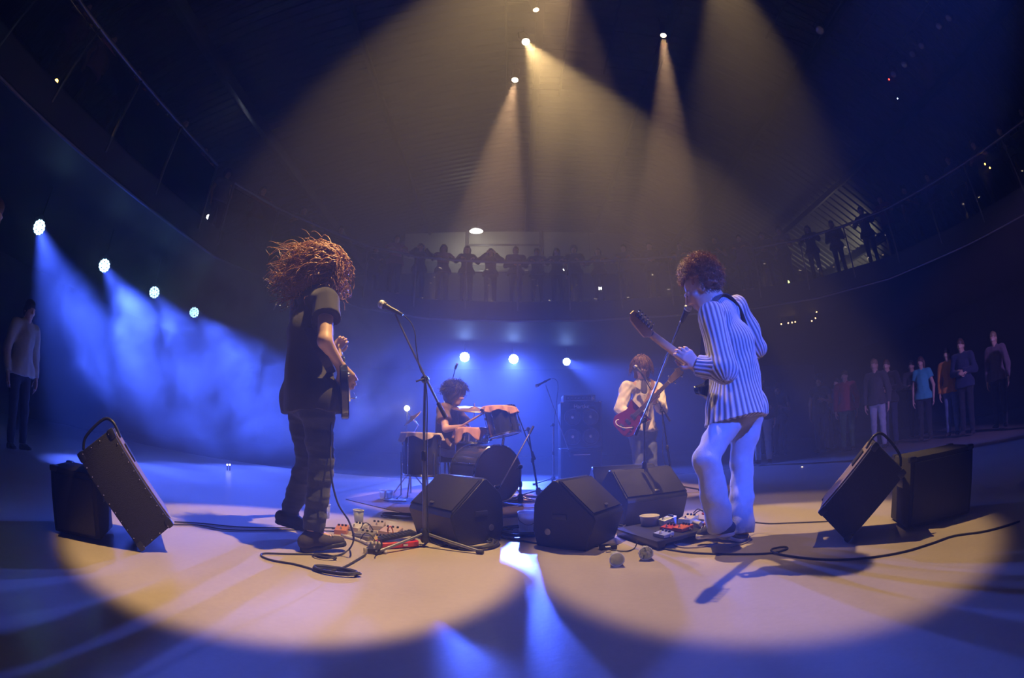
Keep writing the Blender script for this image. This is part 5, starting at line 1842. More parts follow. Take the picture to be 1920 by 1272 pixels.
coil('tangled coil of black cable in front of the long-haired guitarist', (-0.804, 1.951, 0.000), .11, .045, 4, .005, seed=2)
coil('small coil of black cable beside the long-haired guitarist\'s front shoe', (-0.964, 2.172, 0.000), .06, .03, 3, .0035, seed=3)
coil('round coil of black cable right of the raised boom stand\'s leg', (-0.244, 2.763, 0.000), .15, .13, 6, .007, seed=4)
coil('coil of black cable beside the white bucket', (0.074, 3.164, 0.000), .16, .15, 7, .007, seed=5)
coil('coil of dark cable behind the right pedalboard', (1.275, 3.123, 0.000), .10, .10, 5, .005, seed=6)
coil('tangle of thin cable under the left monitor wedge', (-0.888, 3.636, 0.000), .16, .10, 6, .004, seed=7)
coil('tangle of shiny cables and stand legs right of the bass drum', (0.146, 5.030, 0.000), .24, .24, 8, .006, mat('copper_cable', (.35, .22, .12), .35, .3), seed=8)
coil('loops of black cable between the wedges and the right pedalboard', (0.645, 3.199, 0.000), .16, .12, 5, .005, seed=9)
cable('long black cable crossing the floor in front of the two centre wedges', [(-0.195, 3.035, 0.006), (-0.035, 2.975, 0.006), (0.133, 2.840, 0.006), (0.288, 2.716, 0.006), (0.443, 2.670, 0.006), (0.516, 2.680, 0.006)], .006)
cable('cable from the power adapter to the pedalboard', [(0.544, 2.642, 0.006), (0.578, 2.545, 0.006), (0.645, 2.493, 0.006), (0.708, 2.553, 0.006), (0.721, 2.544, 0.050)], .004)
cable('long dark cable running from the right pedalboard past the shoes to the right speakers', [(0.807, 2.598, 0.020), (0.852, 2.486, 0.006), (0.952, 2.314, 0.006), (1.088, 2.179, 0.006), (1.297, 2.011, 0.006), (1.419, 2.007, 0.006), (1.425, 2.045, 0.010), (1.349, 2.050, 0.012), (1.322, 1.995, 0.010), (1.351, 1.880, 0.006), (1.427, 1.697, 0.006), (1.547, 1.537, 0.006), (1.734, 1.401, 0.006), (1.911, 1.333, 0.006), (2.073, 1.272, 0.006), (2.188, 1.108, 0.006), (2.370, 0.958, 0.006)], .006)
cable('thin cable on the floor behind the curly-haired guitarist\'s shoes', [(1.654, 2.876, 0.006), (1.717, 2.689, 0.006), (1.827, 2.574, 0.006), (1.960, 2.429, 0.006), (2.017, 2.363, 0.006)], .0045)
cable('pale braided guitar cable looping at the curly-haired guitarist\'s toe', [(1.189, 2.427, 0.006), (1.084, 2.390, 0.006), (0.980, 2.427, 0.006), (0.949, 2.524, 0.006), (0.989, 2.606, 0.008), (1.032, 2.588, 0.020)], .0045, mat('braided_cable', (.45, .40, .36), .7, var=.4, scale=300))
cable('pale braided cable hanging behind the curly-haired guitarist\'s leg', [(1.486, 2.500, 0.882), (1.482, 2.520, 0.684), (1.484, 2.540, 0.416), (1.492, 2.560, 0.173), (1.439, 2.467, 0.020), (1.346, 2.326, 0.006), (1.205, 2.280, 0.006)], .004, MATS['braided_cable'])
cable('thin cable bowing down from the left wedge', [(-0.493, 2.954, 0.200), (-0.366, 2.839, 0.170), (-0.307, 2.847, 0.100), (-0.287, 2.844, 0.030), (-0.292, 2.822, 0.006)], .0035)
cable('cable arching up behind the right pedalboard', [(0.823, 3.369, 0.006), (0.960, 3.485, 0.050), (1.102, 3.592, 0.090), (1.165, 3.543, 0.100), (1.116, 3.416, 0.060), (1.059, 3.346, 0.020)], .0035)

# ------------------------------------------------------------------ pedals
def pedal(label, p, rot, size, col, knobs=3, z=0.0, tilt=None, group=None):
    w, d, h = size
    t = thing('effects_pedal', label, 'pedal', (p[0], p[1], z), group)
    t.rotation_euler = (tilt or 0, 0, rot)
    ORG[t.name] = Vector((0, 0, 0))
    m = mat('pedal_%02d_%02d_%02d' % tuple(int(c * 99) for c in col), col, .35, .2, var=.1)
    b = B()
    hx, hy = w / 2, d / 2
    b.prism([(-hy, 0), (hy, 0), (hy, h), (-hy, h * .62)], w - .001, Matrix(((0, 0, 1, -hx), (1, 0, 0, 0), (0, 1, 0, 0), (0, 0, 0, 1))), .004)
    b.obj('case', m, t)
    B().lathe((0, -hy * .6, h * .66), (0, 0, 1), [(0, .010), (.004, .010), (.005, .006), (.016, .006), (.018, .003)], 10).obj('footswitch', M_CHROME, t)
    for k in range(knobs):
        x = (k - (knobs - 1) / 2) * w * .28
        B().lathe((x, hy * .55, h * .88), (0, 0, 1), [(0, .009), (.010, .008), (.013, .006)], 10).obj('knob', M_BLKPL if sum(col) > .4 else M_IVORY, t)
    B().ball((0, hy * .1, h * .80), .003, n=6).obj('indicator', mat('red_led', (.5, .02, .02), .3), t)
    for sx in (-1, 1):
        B().lathe((sx * hx, hy * .2, h * .4), (sx, 0, 0), [(0, .008), (.010, .008), (.011, .005), (.03, .005)], 8).obj('jack', M_CHROME, t)
    return t


PL = 'effects pedals at the long-haired guitarist\'s feet'
for lab, p, rot, sz, col in [
        ('small orange effects pedal, leftmost by the long-haired guitarist\'s shoe', (-1.120, 2.844, 0.000), .2, (.085, .12, .05), (.62, .24, .08)),
        ('white effects pedal under the clear standing cup', (-1.058, 2.987, 0.000), -.3, (.10, .12, .05), (.62, .60, .62)),
        ('olive-grey effects pedal between the white and the yellow ones', (-0.930, 2.766, 0.000), -.2, (.12, .13, .045), (.25, .23, .17)),
        ('pale lilac effects pedal at the back of the left pedal group', (-0.947, 3.114, 0.000), .1, (.10, .12, .05), (.45, .38, .42)),
        ('large pale pink effects pedal with a red patch lead standing up', (-0.806, 2.956, 0.000), -.15, (.13, .13, .05), (.58, .42, .42)),
        ('mustard yellow effects pedal beside the red wah', (-0.799, 2.662, 0.000), .1, (.07, .115, .05), (.52, .38, .12)),
        ('small black effects pedal nearest the front of the left pedal group', (-0.761, 2.442, 0.000), .15, (.075, .11, .05), (.04, .04, .04))]:
    pedal(lab, p, rot, sz, col, group=PL)
t = thing('wah_pedal', 'red rocker wah pedal with black treadle beside the boom stand', 'pedal', (-0.677, 2.621, 0.000))
wp = Vector((-0.677, 2.621, 0.000))
R3 = Matrix.Rotation(-.95, 3, 'Z')
M_RED = mat('red_enamel', (.62, .035, .035), .3, var=.1, coat=.4)
B().prism([(-.05, -.125), (.05, -.125), (.052, .10), (.035, .125), (-.035, .125), (-.052, .10)], .038, Matrix.Translation(wp + Vector((0, 0, .004))) @ R3.to_4x4(), .006).obj('base', M_RED, t)
Rt = R3 @ Matrix.Rotation(.16, 3, 'X')
q = B().box(wp + Vector((0, 0, .072)), (.084, .225, .020), Rt, .006).obj('treadle', M_BLKPL, t)
for k in range(9):
    B().box(wp + Vector((0, 0, .083)) + Rt @ Vector((0, -.09 + k * .0225, 0)), (.074, .008, .004), Rt, .0015).obj('tread_bar', M_RUBBER, q)
B().box(wp + R3 @ Vector((.053, .03, .024)), (.014, .03, .018), R3, .003).obj('side_plate', M_CHROME, t)
cable('red patch lead standing up out of the pink pedal', [(-0.774, 2.773, 0.050), (-0.752, 2.685, 0.090), (-0.728, 2.625, 0.120), (-0.721, 2.647, 0.120), (-0.724, 2.697, 0.090), (-0.745, 2.786, 0.050)], .004, mat('red_lead', (.6, .10, .06), .5), name='patch_lead')
cable('pale lilac patch lead on the floor in front of the left pedals', [(-1.071, 2.709, 0.020), (-0.991, 2.690, 0.012), (-0.918, 2.644, 0.012), (-0.839, 2.571, 0.012), (-0.746, 2.481, 0.012), (-0.692, 2.422, 0.012)], .010, mat('lilac_lead', (.55, .52, .6), .5), name='patch_lead')
for lab, p, q in (('thin patch lead between the olive and yellow pedals', (-0.902, 2.599, 0.030), (-0.791, 2.559, 0.030)), ('thin patch lead between the white and lilac pedals', (-1.003, 2.897, 0.030), (-0.915, 2.905, 0.030)), ('thin patch lead between the black and yellow pedals', (-0.711, 2.305, 0.050), (-0.713, 2.414, 0.050))):
    p, q = Vector(p), Vector(q)
    cable(lab, [p, p.lerp(q, .3) + Vector((0, 0, .045)), p.lerp(q, .7) + Vector((0, 0, .04)), q], .0035, name='patch_lead')
t = thing('jack_plug', 'white angled jack plug on the floor beside the small black pedal', 'plug', (-0.806, 2.393, 0.000))
jp = Vector((-0.806, 2.393, 0.000))
B().box(jp + Vector((0, 0, .018)), (.018, .018, .034), bev=.005).obj('barrel', M_IVORY, t)
B().cyl(jp + Vector((.008, 0, .028)), jp + Vector((.034, .01, .028)), .0045).obj('tip', M_CHROME, t)

# pedalboard on the right, sloping toward its front left
bc0, bx0, by0 = Vector((0.679, 2.951, 0.000)), Vector((0.814, 2.459, 0.000)), Vector((1.254, 2.968, 0.000))
ex = (bx0 - bc0)
exl = ex.length
ex.normalize()
ey = Vector((-ex.y, ex.x, 0))
if ey.dot(by0 - bx0) < 0:
    ey = -ey
eyl = .42
t = thing('pedalboard', 'black sloping pedalboard at the curly-haired guitarist\'s feet', 'pedalboard', bc0 + ex * exl / 2 + ey * eyl / 2)
Mb = Matrix((ey, Vector((0, 0, 1)), ex)).transposed()
Xb = Matrix.Translation(bc0) @ Mb.to_4x4()
B().prism([(0, .055), (.0, .045), (.015, 0), (.05, 0), (.07, .03), (eyl - .07, .05), (eyl - .05, 0), (eyl - .01, 0), (eyl, .06), (eyl, .075)], exl, Xb, .004).obj('board', M_BLKPL, t)
BP = lambda u, v, h=0: bc0 + ex * (u * exl) + ey * (v * eyl) + Vector((0, 0, .056 + .020 * v + h))
rb = math.atan2(ey.y, ex.y * 0 + ey.x) - PI / 2
PR = 'effects pedals on the right pedalboard'
for lab, (u, v), rot, sz, col in [
        ('grey-blue effects pedal with red knob at the front of the right pedalboard', (.86, .22), .05, (.115, .075, .032), (.30, .34, .45)),
        ('tall pale blue effects pedal behind the white tub', (.36, .70), -.1, (.085, .10, .06), (.50, .55, .68)),
        ('cream yellow effects pedal at the back of the right pedalboard', (.50, 1.0), .3, (.10, .11, .05), (.62, .52, .25)),
        ('orange-red effects pedal in the middle of the right pedalboard', (.80, .62), .1, (.09, .10, .035), (.70, .16, .05)),
        ('red flat effects pedal left of the orange-red one', (.62, .52), .2, (.10, .07, .03), (.50, .05, .05)),
        ('orange effects pedal at the right end of the right pedalboard', (1.0, 1.0), -.1, (.085, .11, .045), (.66, .20, .08))]:
    pedal(lab, BP(u, v), rb + rot, sz, col, z=BP(u, v).z, group=PR)
o = B().cyl(BP(.72, .92, .025), BP(.92, .86, .025), .018, n=16).obj('white_tube', mat('white_plastic', (.7, .7, .72), .4), None)
tag(o, 'white plastic tube lying between the cream and orange pedals', 'tube')
for lab, a, b_ in (('dark patch lead with red plug, back of the right pedalboard', (.55, 1.05), (.78, 1.25)), ('patch lead with pink plug above the cream pedal', (.45, 1.15), (.66, 1.2))):
    p, q = BP(*a, .05), BP(*b_, .05)
    o = cable(lab, [p, p.lerp(q, .4) + Vector((0, 0, .03)), q], .004, name='patch_lead')
    B().cyl(q - (q - p).normalized() * .03, q + (q - p).normalized() * .015, .008).obj('plug', mat('pink_plug', (.7, .12, .14), .4), o)
# white tub on the board
wt = BP(.16, .52)
o = thing('plastic_tub', 'round white plastic tub standing on the right pedalboard', 'tub', wt)
B().lathe(wt, (0, 0, 1), [(0, .050), (.003, .056), (.058, .066), (.062, .069), (.065, .069), (.062, .063), (.01, .053), (.008, .01)], 28).obj('tub', mat('milky_plastic', (.62, .58, .58), .4), o, True)
o = tag(B().box((0.559, 2.603, 0.014), (.10, .05, .028), Matrix.Rotation(.1, 3, 'Z'), .006).obj('power_adapter', M_BLKPL), 'black power adapter on the floor left of the right pedalboard', 'adapter')
B().box(Vector((0.545, 2.538, 0.030)), (.03, .02, .003), Matrix.Rotation(.1, 3, 'Z'), .001).obj('sticker', MATS['white_plastic'], o)


def cup_mat():
    m = glass_mat()
    m.name = 'clear_cup_plastic'
    n = m.node_tree
    mx = [q for q in n.nodes if q.type == 'MIX_SHADER'][0]
    o = [q for q in n.nodes if q.type == 'OUTPUT_MATERIAL'][0]
    d = n.nodes.new('ShaderNodeBsdfDiffuse')
    d.inputs[0].default_value = (.75, .78, .82, 1)
    m2 = n.nodes.new('ShaderNodeMixShader')
    m2.inputs[0].default_value = .6
    tr = n.nodes.new('ShaderNodeBsdfTranslucent')
    tr.inputs[0].default_value = (.85, .88, .92, 1)
    m3 = n.nodes.new('ShaderNodeMixShader')
    n.links.new(d.outputs[0], m3.inputs[1])
    n.links.new(tr.outputs[0], m3.inputs[2])
    n.links.new(mx.outputs[0], m2.inputs[1])
    n.links.new(m3.outputs[0], m2.inputs[2])
    n.links.new(m2.outputs[0], o.inputs[0])
    return m


M_CUP = cup_mat()


def pail_mat():
    """thin white plastic that lets light through"""
    m = mat('white_pail', (.88, .90, .92), .45)
    n = m.node_tree
    b = n.nodes['Principled BSDF']
    o = [q for q in n.nodes if q.type == 'OUTPUT_MATERIAL'][0]
    tr = n.nodes.new('ShaderNodeBsdfTranslucent')
    tr.inputs[0].default_value = (.9, .92, .95, 1)
    x = n.nodes.new('ShaderNodeMixShader')
    x.inputs[0].default_value = .5
    n.links.new(b.outputs[0], x.inputs[1])
    n.links.new(tr.outputs[0], x.inputs[2])
    n.links.new(x.outputs[0], o.inputs['Surface'])
    return m


def cup(label, p, axis=(0, 0, 1), h=.11, r=.036, group=None, dent=0.0, seed=1):
    p, axis = Vector(p), Vector(axis).normalized()
    t = thing('plastic_cup', label, 'cup', p, group)
    b = B().lathe(p, axis, [(.004, .004), (0, r * .70), (h * .5, r * .85), (h, r), (h, r * .97), (h * .5, r * .83), (.005, r * .67), (.006, .004)], 24)
    if dent:
        R_ = np.random.RandomState(seed)
        b.v = [tuple(Vector(q) + Vector(R_.normal(size=3) * dent)) for q in b.v]
    b.obj('wall', M_CUP, t, True)
    u, w, d = frame_of(axis)
    B().tube([p + axis * h + u * (r * math.cos(2 * PI * k / 24)) + w * (r * math.sin(2 * PI * k / 24)) for k in range(24)], .0028, 6, True).obj('rim', mat('cup_rim', (.75, .78, .82), .3), t, True)
    return t


cup('clear plastic cup standing on the floor behind the left pedals', (-1.093, 3.123, 0.000), h=.125, r=.040)
cup('left one of two clear plastic cups left of the floor tom', (-1.357, 4.679, 0.000), h=.10, r=.040)
cup('right one of two clear plastic cups left of the floor tom', (-1.296, 4.716, 0.000), h=.10, r=.040)
cup('clear plastic cup standing behind the long-haired guitarist\'s legs', (-1.430, 3.303, 0.000), h=.11, r=.036)
k1, k2 = Vector((0.514, 2.212, 0.000)), Vector((0.686, 2.271, 0.000))
cup('toppled clear plastic cup, its mouth toward us, left one in front of the pedalboard', k1 + Vector((.02, .095, .036)), (-.12, -1, .02), h=.10, r=.037, dent=.0008)
cup('crumpled clear plastic cup, its mouth toward us, right one in front of the pedalboard', k2 + Vector((.03, .09, .036)), (-.25, -1, .05), h=.09, r=.037, dent=.0030, seed=4)
bk = Vector((0.112, 3.181, 0.000))
t = thing('plastic_bucket', 'white plastic bucket between the two centre wedges', 'bucket', bk)
B().lathe(bk, (0, 0, 1), [(0, .055), (.004, .060), (.145, .072), (.15, .076), (.156, .076), (.154, .069), (.01, .055), (.008, .01)], 28).obj('body', pail_mat(), t, True)
B().tube(spline([bk + Vector((-.076, 0, .145)), bk + Vector((-.06, -.05, .10)), bk + Vector((0, -.082, .075)), bk + Vector((.06, -.05, .10)), bk + Vector((.076, 0, .145))], 5), .003, 6).obj('handle', M_STEEL, t, True)
o = tag(B().lathe((0.050, 3.262, 0.000), (0, 0, 1), [(0, .035), (.006, .045), (.012, .04), (.016, .01)], 18).obj('saucer_lid', MATS['white_pail'], None, True), 'small white lid on the floor left of the white bucket', 'lid')
o = tag(B().box((-1.219, 4.647, 0.008), (.24, .16, .012), Matrix.Rotation(.3, 3, 'Z'), .002).obj('paper_sheet', mat('paper', (.7, .66, .58), .8)), 'pale sheets of paper on the floor left of the floor tom', 'paper')
t = tag(from_data('drum_rug', [(*(-1.692, 4.431, 0.000)[:2], .001), (*(-0.701, 3.709, 0.000)[:2], .001), (.55, 3.95, .001), (1.0, 5.9, .001), (-1.3, 6.4, .001),
                      (*(-1.692, 4.431, 0.000)[:2], .006), (*(-0.701, 3.709, 0.000)[:2], .006), (.55, 3.95, .006), (1.0, 5.9, .006), (-1.3, 6.4, .006)],
                     [(4, 3, 2, 1, 0), (5, 6, 7, 8, 9), (0, 1, 6, 5), (1, 2, 7, 6), (2, 3, 8, 7), (3, 4, 9, 8), (4, 0, 5, 9)], cloth_mat('dark_rug', (.10, .075, .075), .95, .3, 20, .6, 200)), 'dark rug under the drum kit', 'rug')

# ------------------------------------------------------------------ smoke drifting through the blue beams on the left
sm = B().box((-4.15, 6.0, 1.9), (5.5, 7.6, 3.7)).obj('smoke', None, None, False)
tag(sm, 'thick smoke drifting through the blue beams on the left', None, None, 'stuff')
m = bpy.data.materials.new('drifting_smoke')
m.use_nodes = True
n = m.node_tree
n.nodes.clear()
o = n.nodes.new('ShaderNodeOutputMaterial')
vs_ = n.nodes.new('ShaderNodeVolumeScatter')
vs_.inputs['Anisotropy'].default_value = 0.3
tc = n.nodes.new('ShaderNodeTexCoord')
nz = n.nodes.new('ShaderNodeTexNoise')
nz.inputs['Scale'].default_value = 1.05
nz.inputs['Detail'].default_value = 5
nz.inputs['Roughness'].default_value = 0.55
nz.inputs['Distortion'].default_value = 0.7
n.links.new(tc.outputs['Object'], nz.inputs['Vector'])
mr = n.nodes.new('ShaderNodeMapRange')
mr.inputs['From Min'].default_value = 0.43
mr.inputs['From Max'].default_value = 0.68
mr.inputs['To Min'].default_value = 0.0
mr.inputs['To Max'].default_value = 1.5
n.links.new(nz.outputs['Fac'], mr.inputs['Value'])
# thins out toward the sides of the cloud
sp = n.nodes.new('ShaderNodeTexCoord')
ln = n.nodes.new('ShaderNodeVectorMath')
ln.operation = 'MULTIPLY_ADD'
ln.inputs[1].default_value = (2, 2, 2)
ln.inputs[2].default_value = (-1, -1, -1)
n.links.new(sp.outputs['Generated'], ln.inputs[0])
l2 = n.nodes.new('ShaderNodeVectorMath')
l2.operation = 'LENGTH'
n.links.new(ln.outputs[0], l2.inputs[0])
fr = n.nodes.new('ShaderNodeMapRange')
fr.inputs['From Min'].default_value = 1.0
fr.inputs['From Max'].default_value = 0.55
n.links.new(l2.outputs['Value'], fr.inputs['Value'])
ml = n.nodes.new('ShaderNodeMath')
ml.operation = 'MULTIPLY'
n.links.new(mr.outputs[0], ml.inputs[0])
n.links.new(fr.outputs[0], ml.inputs[1])
n.links.new(ml.outputs[0], vs_.inputs['Density'])
n.links.new(vs_.outputs[0], o.inputs['Volume'])
sm.data.materials.append(m)

# warm air holds a denser bank of haze up under the roof
for z0, dn in ((2.3, .015), (3.7, .022)):
    hb = B().box((1.0, 5.0, (z0 + 7.2) / 2), (15.0 - z0 * .1, 14.0 - z0 * .1, 7.2 - z0 - z0 * .01)).obj('haze', None, None, False)
    tag(hb, 'bank of haze hanging under the roof', None, None, 'stuff')
    m = bpy.data.materials.new('hanging_haze')
    m.use_nodes = True
    n = m.node_tree
    n.nodes.clear()
    o = n.nodes.new('ShaderNodeOutputMaterial')
    vh = n.nodes.new('ShaderNodeVolumeScatter')
    vh.inputs['Density'].default_value = dn
    vh.inputs['Anisotropy'].default_value = -0.05
    n.links.new(vh.outputs[0], o.inputs['Volume'])
    hb.data.materials.append(m)
# small glowing faces need no light sampling of their own: the lamps behind them do the lighting
for m in bpy.data.materials:
    if m.name.startswith(('lit_', 'bulb_', 'dim_')) and m.name != 'lit_white_blue_lens':
        m.cycles.emission_sampling = 'NONE'

# ------------------------------------------------------------------ the audience
def template(pose, wide=1.0, hair='short', sleeve=.95, seed=0):
    """a standing spectator at the origin facing -y, 1.72 m tall: returns meshes for body, shirt, trousers, hair, shoes"""
    w = .19 * wide
    J = dict(fwd=(0, -1, 0), pel=(0, 0, .93), chest=(0, 0, 1.25), neck=(0, .01, 1.46), head=(0, -.01, 1.60), hf=(0, -1, -.12),
             shL=(w, .01, 1.40), shR=(-w, .01, 1.40), hipL=(.095, 0, .90), hipR=(-.095, 0, .90), knL=(.11, -.02, .49), knR=(-.10, -.02, .49),
             anL=(.12, .03, .085), anR=(-.11, .03, .085), toeL=(.15, -.17, .035), toeR=(-.14, -.17, .035), heelL=(.12, .075, 0), heelR=(-.11, .075, 0))
    arms = {
        'down': ((.27, .03, 1.11), (.27, -.05, .86), (-.27, .03, 1.11), (-.26, -.06, .86)),
        'lean': ((.30, -.12, 1.20), (.16, -.34, 1.22), (-.30, -.12, 1.20), (-.16, -.34, 1.22)),
        'face': ((.33, -.14, 1.30), (.12, -.17, 1.50), (-.33, -.14, 1.30), (-.12, -.17, 1.50)),
        'fold': ((.28, .0, 1.14), (.02, -.20, 1.14), (-.28, .0, 1.14), (-.02, -.22, 1.10)),
        'hold': ((.27, .02, 1.12), (.14, -.24, 1.16), (-.27, .03, 1.11), (-.25, -.08, .87)),
    }[pose]
    J['elL'], J['wrL'], J['elR'], J['wrR'] = arms
    hd = {'down': ((0, -.1, -1), (-1, 0, 0)), 'lean': ((-.5, -.6, -.3), (0, 0, -1)), 'face': ((-.3, -.1, .9), (-.8, .5, 0)), 'fold': ((-.9, .1, .1), (0, 1, 0)), 'hold': ((-.4, -.8, .2), (-.8, .3, 0))}[pose]
    J['hL'] = (hd[0], hd[1], 1, (.3, .4, .3))
    d2 = ((0, -.1, -1), (1, 0, 0)) if pose == 'hold' else hd
    s2 = 1 if pose == 'hold' else -1
    J['hR'] = ((-d2[0][0] if s2 == -1 else d2[0][0], d2[0][1], d2[0][2]), (-d2[1][0] if s2 == -1 else d2[1][0], d2[1][1], d2[1][2]), -1, (.3, .4, .3))
    out = {}
    v, f = sdf_body(J, .015).mesh()
    out['body'] = (v, f)
    v, f = sdf_shirt(J, .016, sleeve=sleeve, hem=.07, ease=.020, flare=.015, fl=.95).mesh()
    out['shirt'] = (wrinkle(v, f, .008, 28, seed + 2, (1, 1, .6)), f)
    v, f = sdf_trousers(J, .016, ease=.012, length=.96, g=.95, top=-.02).mesh()
    out['trousers'] = (wrinkle(v, f, .006, 30, seed + 3), f)
    hc = Vector(J['head'])
    r_, f_, u_ = head_frame(J['hf'])
    Rm = Matrix((r_, f_, u_)).transposed()
    s = SDF(np.array(hc) - .34, np.array(hc) + .22, .014)
    s.ell(hc + u_ * .038 - f_ * .014, (.086, .104, .094), Rm, .02)
    s.ell(hc - f_ * .045 - u_ * .02, (.078, .06, .09), Rm, .04)
    if hair == 'long':
        s.cap(hc - f_ * .05, hc - f_ * .055 - u_ * .24, .085, .075, .04, (f_, .6))
        for sx in (-1, 1):
            s.cap(hc + r_ * (sx * .078) + u_ * .02, hc + r_ * (sx * .085) - u_ * .22, .030, .030, .03)
    elif hair == 'bob':
        for sx in (-1, 1):
            s.cap(hc + r_ * (sx * .076) + u_ * .03 - f_ * .01, hc + r_ * (sx * .085) - u_ * .09, .034, .030, .03)
    elif hair == 'bushy':
        s.ell(hc + u_ * .045 - f_ * .02, (.115, .12, .115), Rm, .03)
    s.ell(hc + f_ * .105 - u_ * .045, (.062, .055, .085), Rm, .012, 'cut')
    v, f = s.mesh()
    out['hair'] = (wrinkle(v, f, .008, 60, seed + 4, (1, 1, .5)), f)
    T = {}
    for k, (v, f) in out.items():
        me = bpy.data.meshes.new('spectator_' + k)
        me.from_pydata(v.tolist(), [], f.tolist())
        me.polygons.foreach_set('use_smooth', np.ones(len(me.polygons), dtype=bool))
        me.materials.append(M_SKIN)
        T[k] = me
    sh = {}
    for q in 'LR':
        tmp = thing('tmp', None, None)
        o = shoe(J, q, tmp, M_SUEDE, M_RUBBER, .012)
        sh[q] = o.data
        for c in list(o.children):
            bpy.data.objects.remove(c)
        bpy.data.objects.remove(o)
        bpy.data.objects.remove(tmp)
    T['shoe_L'], T['shoe_R'] = sh['L'], sh['R']
    return T


TPL = {}
for key, args in {'down_short': ('down', 1.05, 'short', .95, 1), 'down_long': ('down', .92, 'long', .45, 2), 'lean_short': ('lean', 1.0, 'short', .95, 3), 'lean_long': ('lean', .92, 'long', .95, 4),
                  'face_bob': ('face', .92, 'bob', .95, 5), 'fold_short': ('fold', 1.05, 'short', .95, 6), 'hold_bushy': ('hold', 1.0, 'bushy', .45, 7), 'lean_bob': ('lean', .95, 'bob', .5, 8)}.items():
    TPL[key] = template(*args)
SHADE = {'black': (.025, .025, .03), 'charcoal': (.07, .07, .08), 'white': (.65, .65, .66), 'red': (.40, .05, .08), 'pink': (.55, .26, .36), 'teal': (.08, .40, .50), 'orange': (.70, .28, .03),
         'navy': (.03, .04, .09), 'grey': (.25, .25, .27), 'plaid': (.14, .10, .13), 'purple': (.16, .07, .18), 'maroon': (.18, .03, .05), 'green': (.07, .14, .08), 'cream': (.50, .46, .36), 'brown': (.16, .10, .07),
         'denim': (.16, .22, .36), 'pale denim': (.42, .47, .56), 'striped': (.4, .4, .42), 'blue': (.06, .10, .30)}
HAIRC = {'dark': (.03, .025, .025), 'brown': (.10, .055, .035), 'fair': (.30, .20, .11)}


def look_at_stage(p, to=(0.2, 3.2)):
    return math.atan2(to[1] - p[1], to[0] - p[0]) + PI / 2


def spectator(label, p, tpl, shirt, legs='charcoal', hair='dark', h=1.72, group=None, to=(0.2, 3.2), turn=0.0, shoes=True):
    T = TPL[tpl]
    o = bpy.data.objects.new('person', T['body'])
    COL.objects.link(o)
    o.location = p
    sc_ = h / 1.72
    o.scale = (sc_, sc_, sc_)
    o.rotation_euler = (0, 0, look_at_stage(p, to) + turn)
    tag(o, label, 'person', group)
    for nm, key, m in (('shirt', 'shirt', cloth_mat('shirt_' + shirt, SHADE[shirt])), ('trousers', 'trousers', cloth_mat('legs_' + legs, SHADE[legs])),
                       ('hair', 'hair', mat('hair_' + hair, HAIRC[hair], .5, var=.3, scale=40)), ('shoe', 'shoe_L', M_SUEDE), ('shoe', 'shoe_R', M_SUEDE)):
        if nm == 'shoe' and not shoes:
            continue
        c = bpy.data.objects.new(nm, T[key])
        COL.objects.link(c)
        c.parent = o
        c.material_slots[0].link = 'OBJECT'
        c.material_slots[0].material = m
    return o


# audience standing on the floor, right
FL = [
    ('spectator in dark top and pale jeans seen past the pale-trousered guitarist\'s hip', (4.55, 7.35, 0), 'down_short', 'black', 'pale denim', 'dark', 1.66),
    ('dim spectator with a pale phone at chest, left of the red cardigan', (6.0, 8.9, 0), 'hold_bushy', 'charcoal', 'black', 'brown', 1.64),
    ('dim long-haired spectator just right of the pale-trousered guitarist', (6.3, 9.9, 0), 'down_long', 'charcoal', 'black', 'brown', 1.66),
    ('spectator in a dark hoodie with bent arms, left of the red cardigan', (6.55, 7.95, 0), 'hold_bushy', 'black', 'navy', 'dark', 1.68),
    ('spectator in red vest over pink sleeves standing near the right speaker', (6.75, 7.25, 0), 'down_short', 'red', 'green', 'brown', 1.66),
    ('spectator in dark top and pale jeans pressed close to the person in black', (6.70, 6.22, 0), 'down_short', 'charcoal', 'pale denim', 'fair', 1.70),
    ('spectator in black jacket leaning to the one in pale jeans', (7.25, 6.35, 0), 'fold_short', 'black', 'navy', 'brown', 1.70),
    ('long-haired spectator in teal shirt with bare arms', (7.75, 5.72, 0), 'down_long', 'teal', 'black', 'brown', 1.62),
    ('spectator in orange printed shirt and blue jeans', (8.05, 5.15, 0), 'down_short', 'orange', 'denim', 'dark', 1.66),
    ('tall spectator in dark navy jacket beside the orange shirt', (7.85, 4.62, 0), 'fold_short', 'navy', 'black', 'brown', 1.72),
    ('spectator in dark plaid shirt near the right picture edge', (8.3, 3.98, 0), 'down_short', 'plaid', 'black', 'fair', 1.70),
    ('spectator with bent arm in black top and blue jeans, furthest to the right', (7.3, 2.35, 0), 'hold_bushy', 'black', 'denim', 'brown', 1.62),
    ('dim spectator standing behind the teal shirt', (8.9, 6.9, 0), 'fold_short', 'charcoal', 'black', 'dark', 1.74),
    ('dim long-haired spectator behind the red vest', (7.6, 8.5, 0), 'down_long', 'purple', 'black', 'dark', 1.66),
    # left
    ('spectator in a long pale patterned shirt standing in the blue haze at far left', (-5.1, 2.35, 0), 'down_short', 'cream', 'black', 'dark', 1.62),
    ('tall dark spectator at the far left, head above the patterned shirt', (-5.6, 1.75, 0), 'fold_short', 'black', 'black', 'dark', 1.76),
    ('dark spectator cut by the left picture edge, lit faint purple', (-3.15, .86, 0), 'down_short', 'black', 'black', 'brown', 1.74),
]
for a in FL:
    spectator(*a)
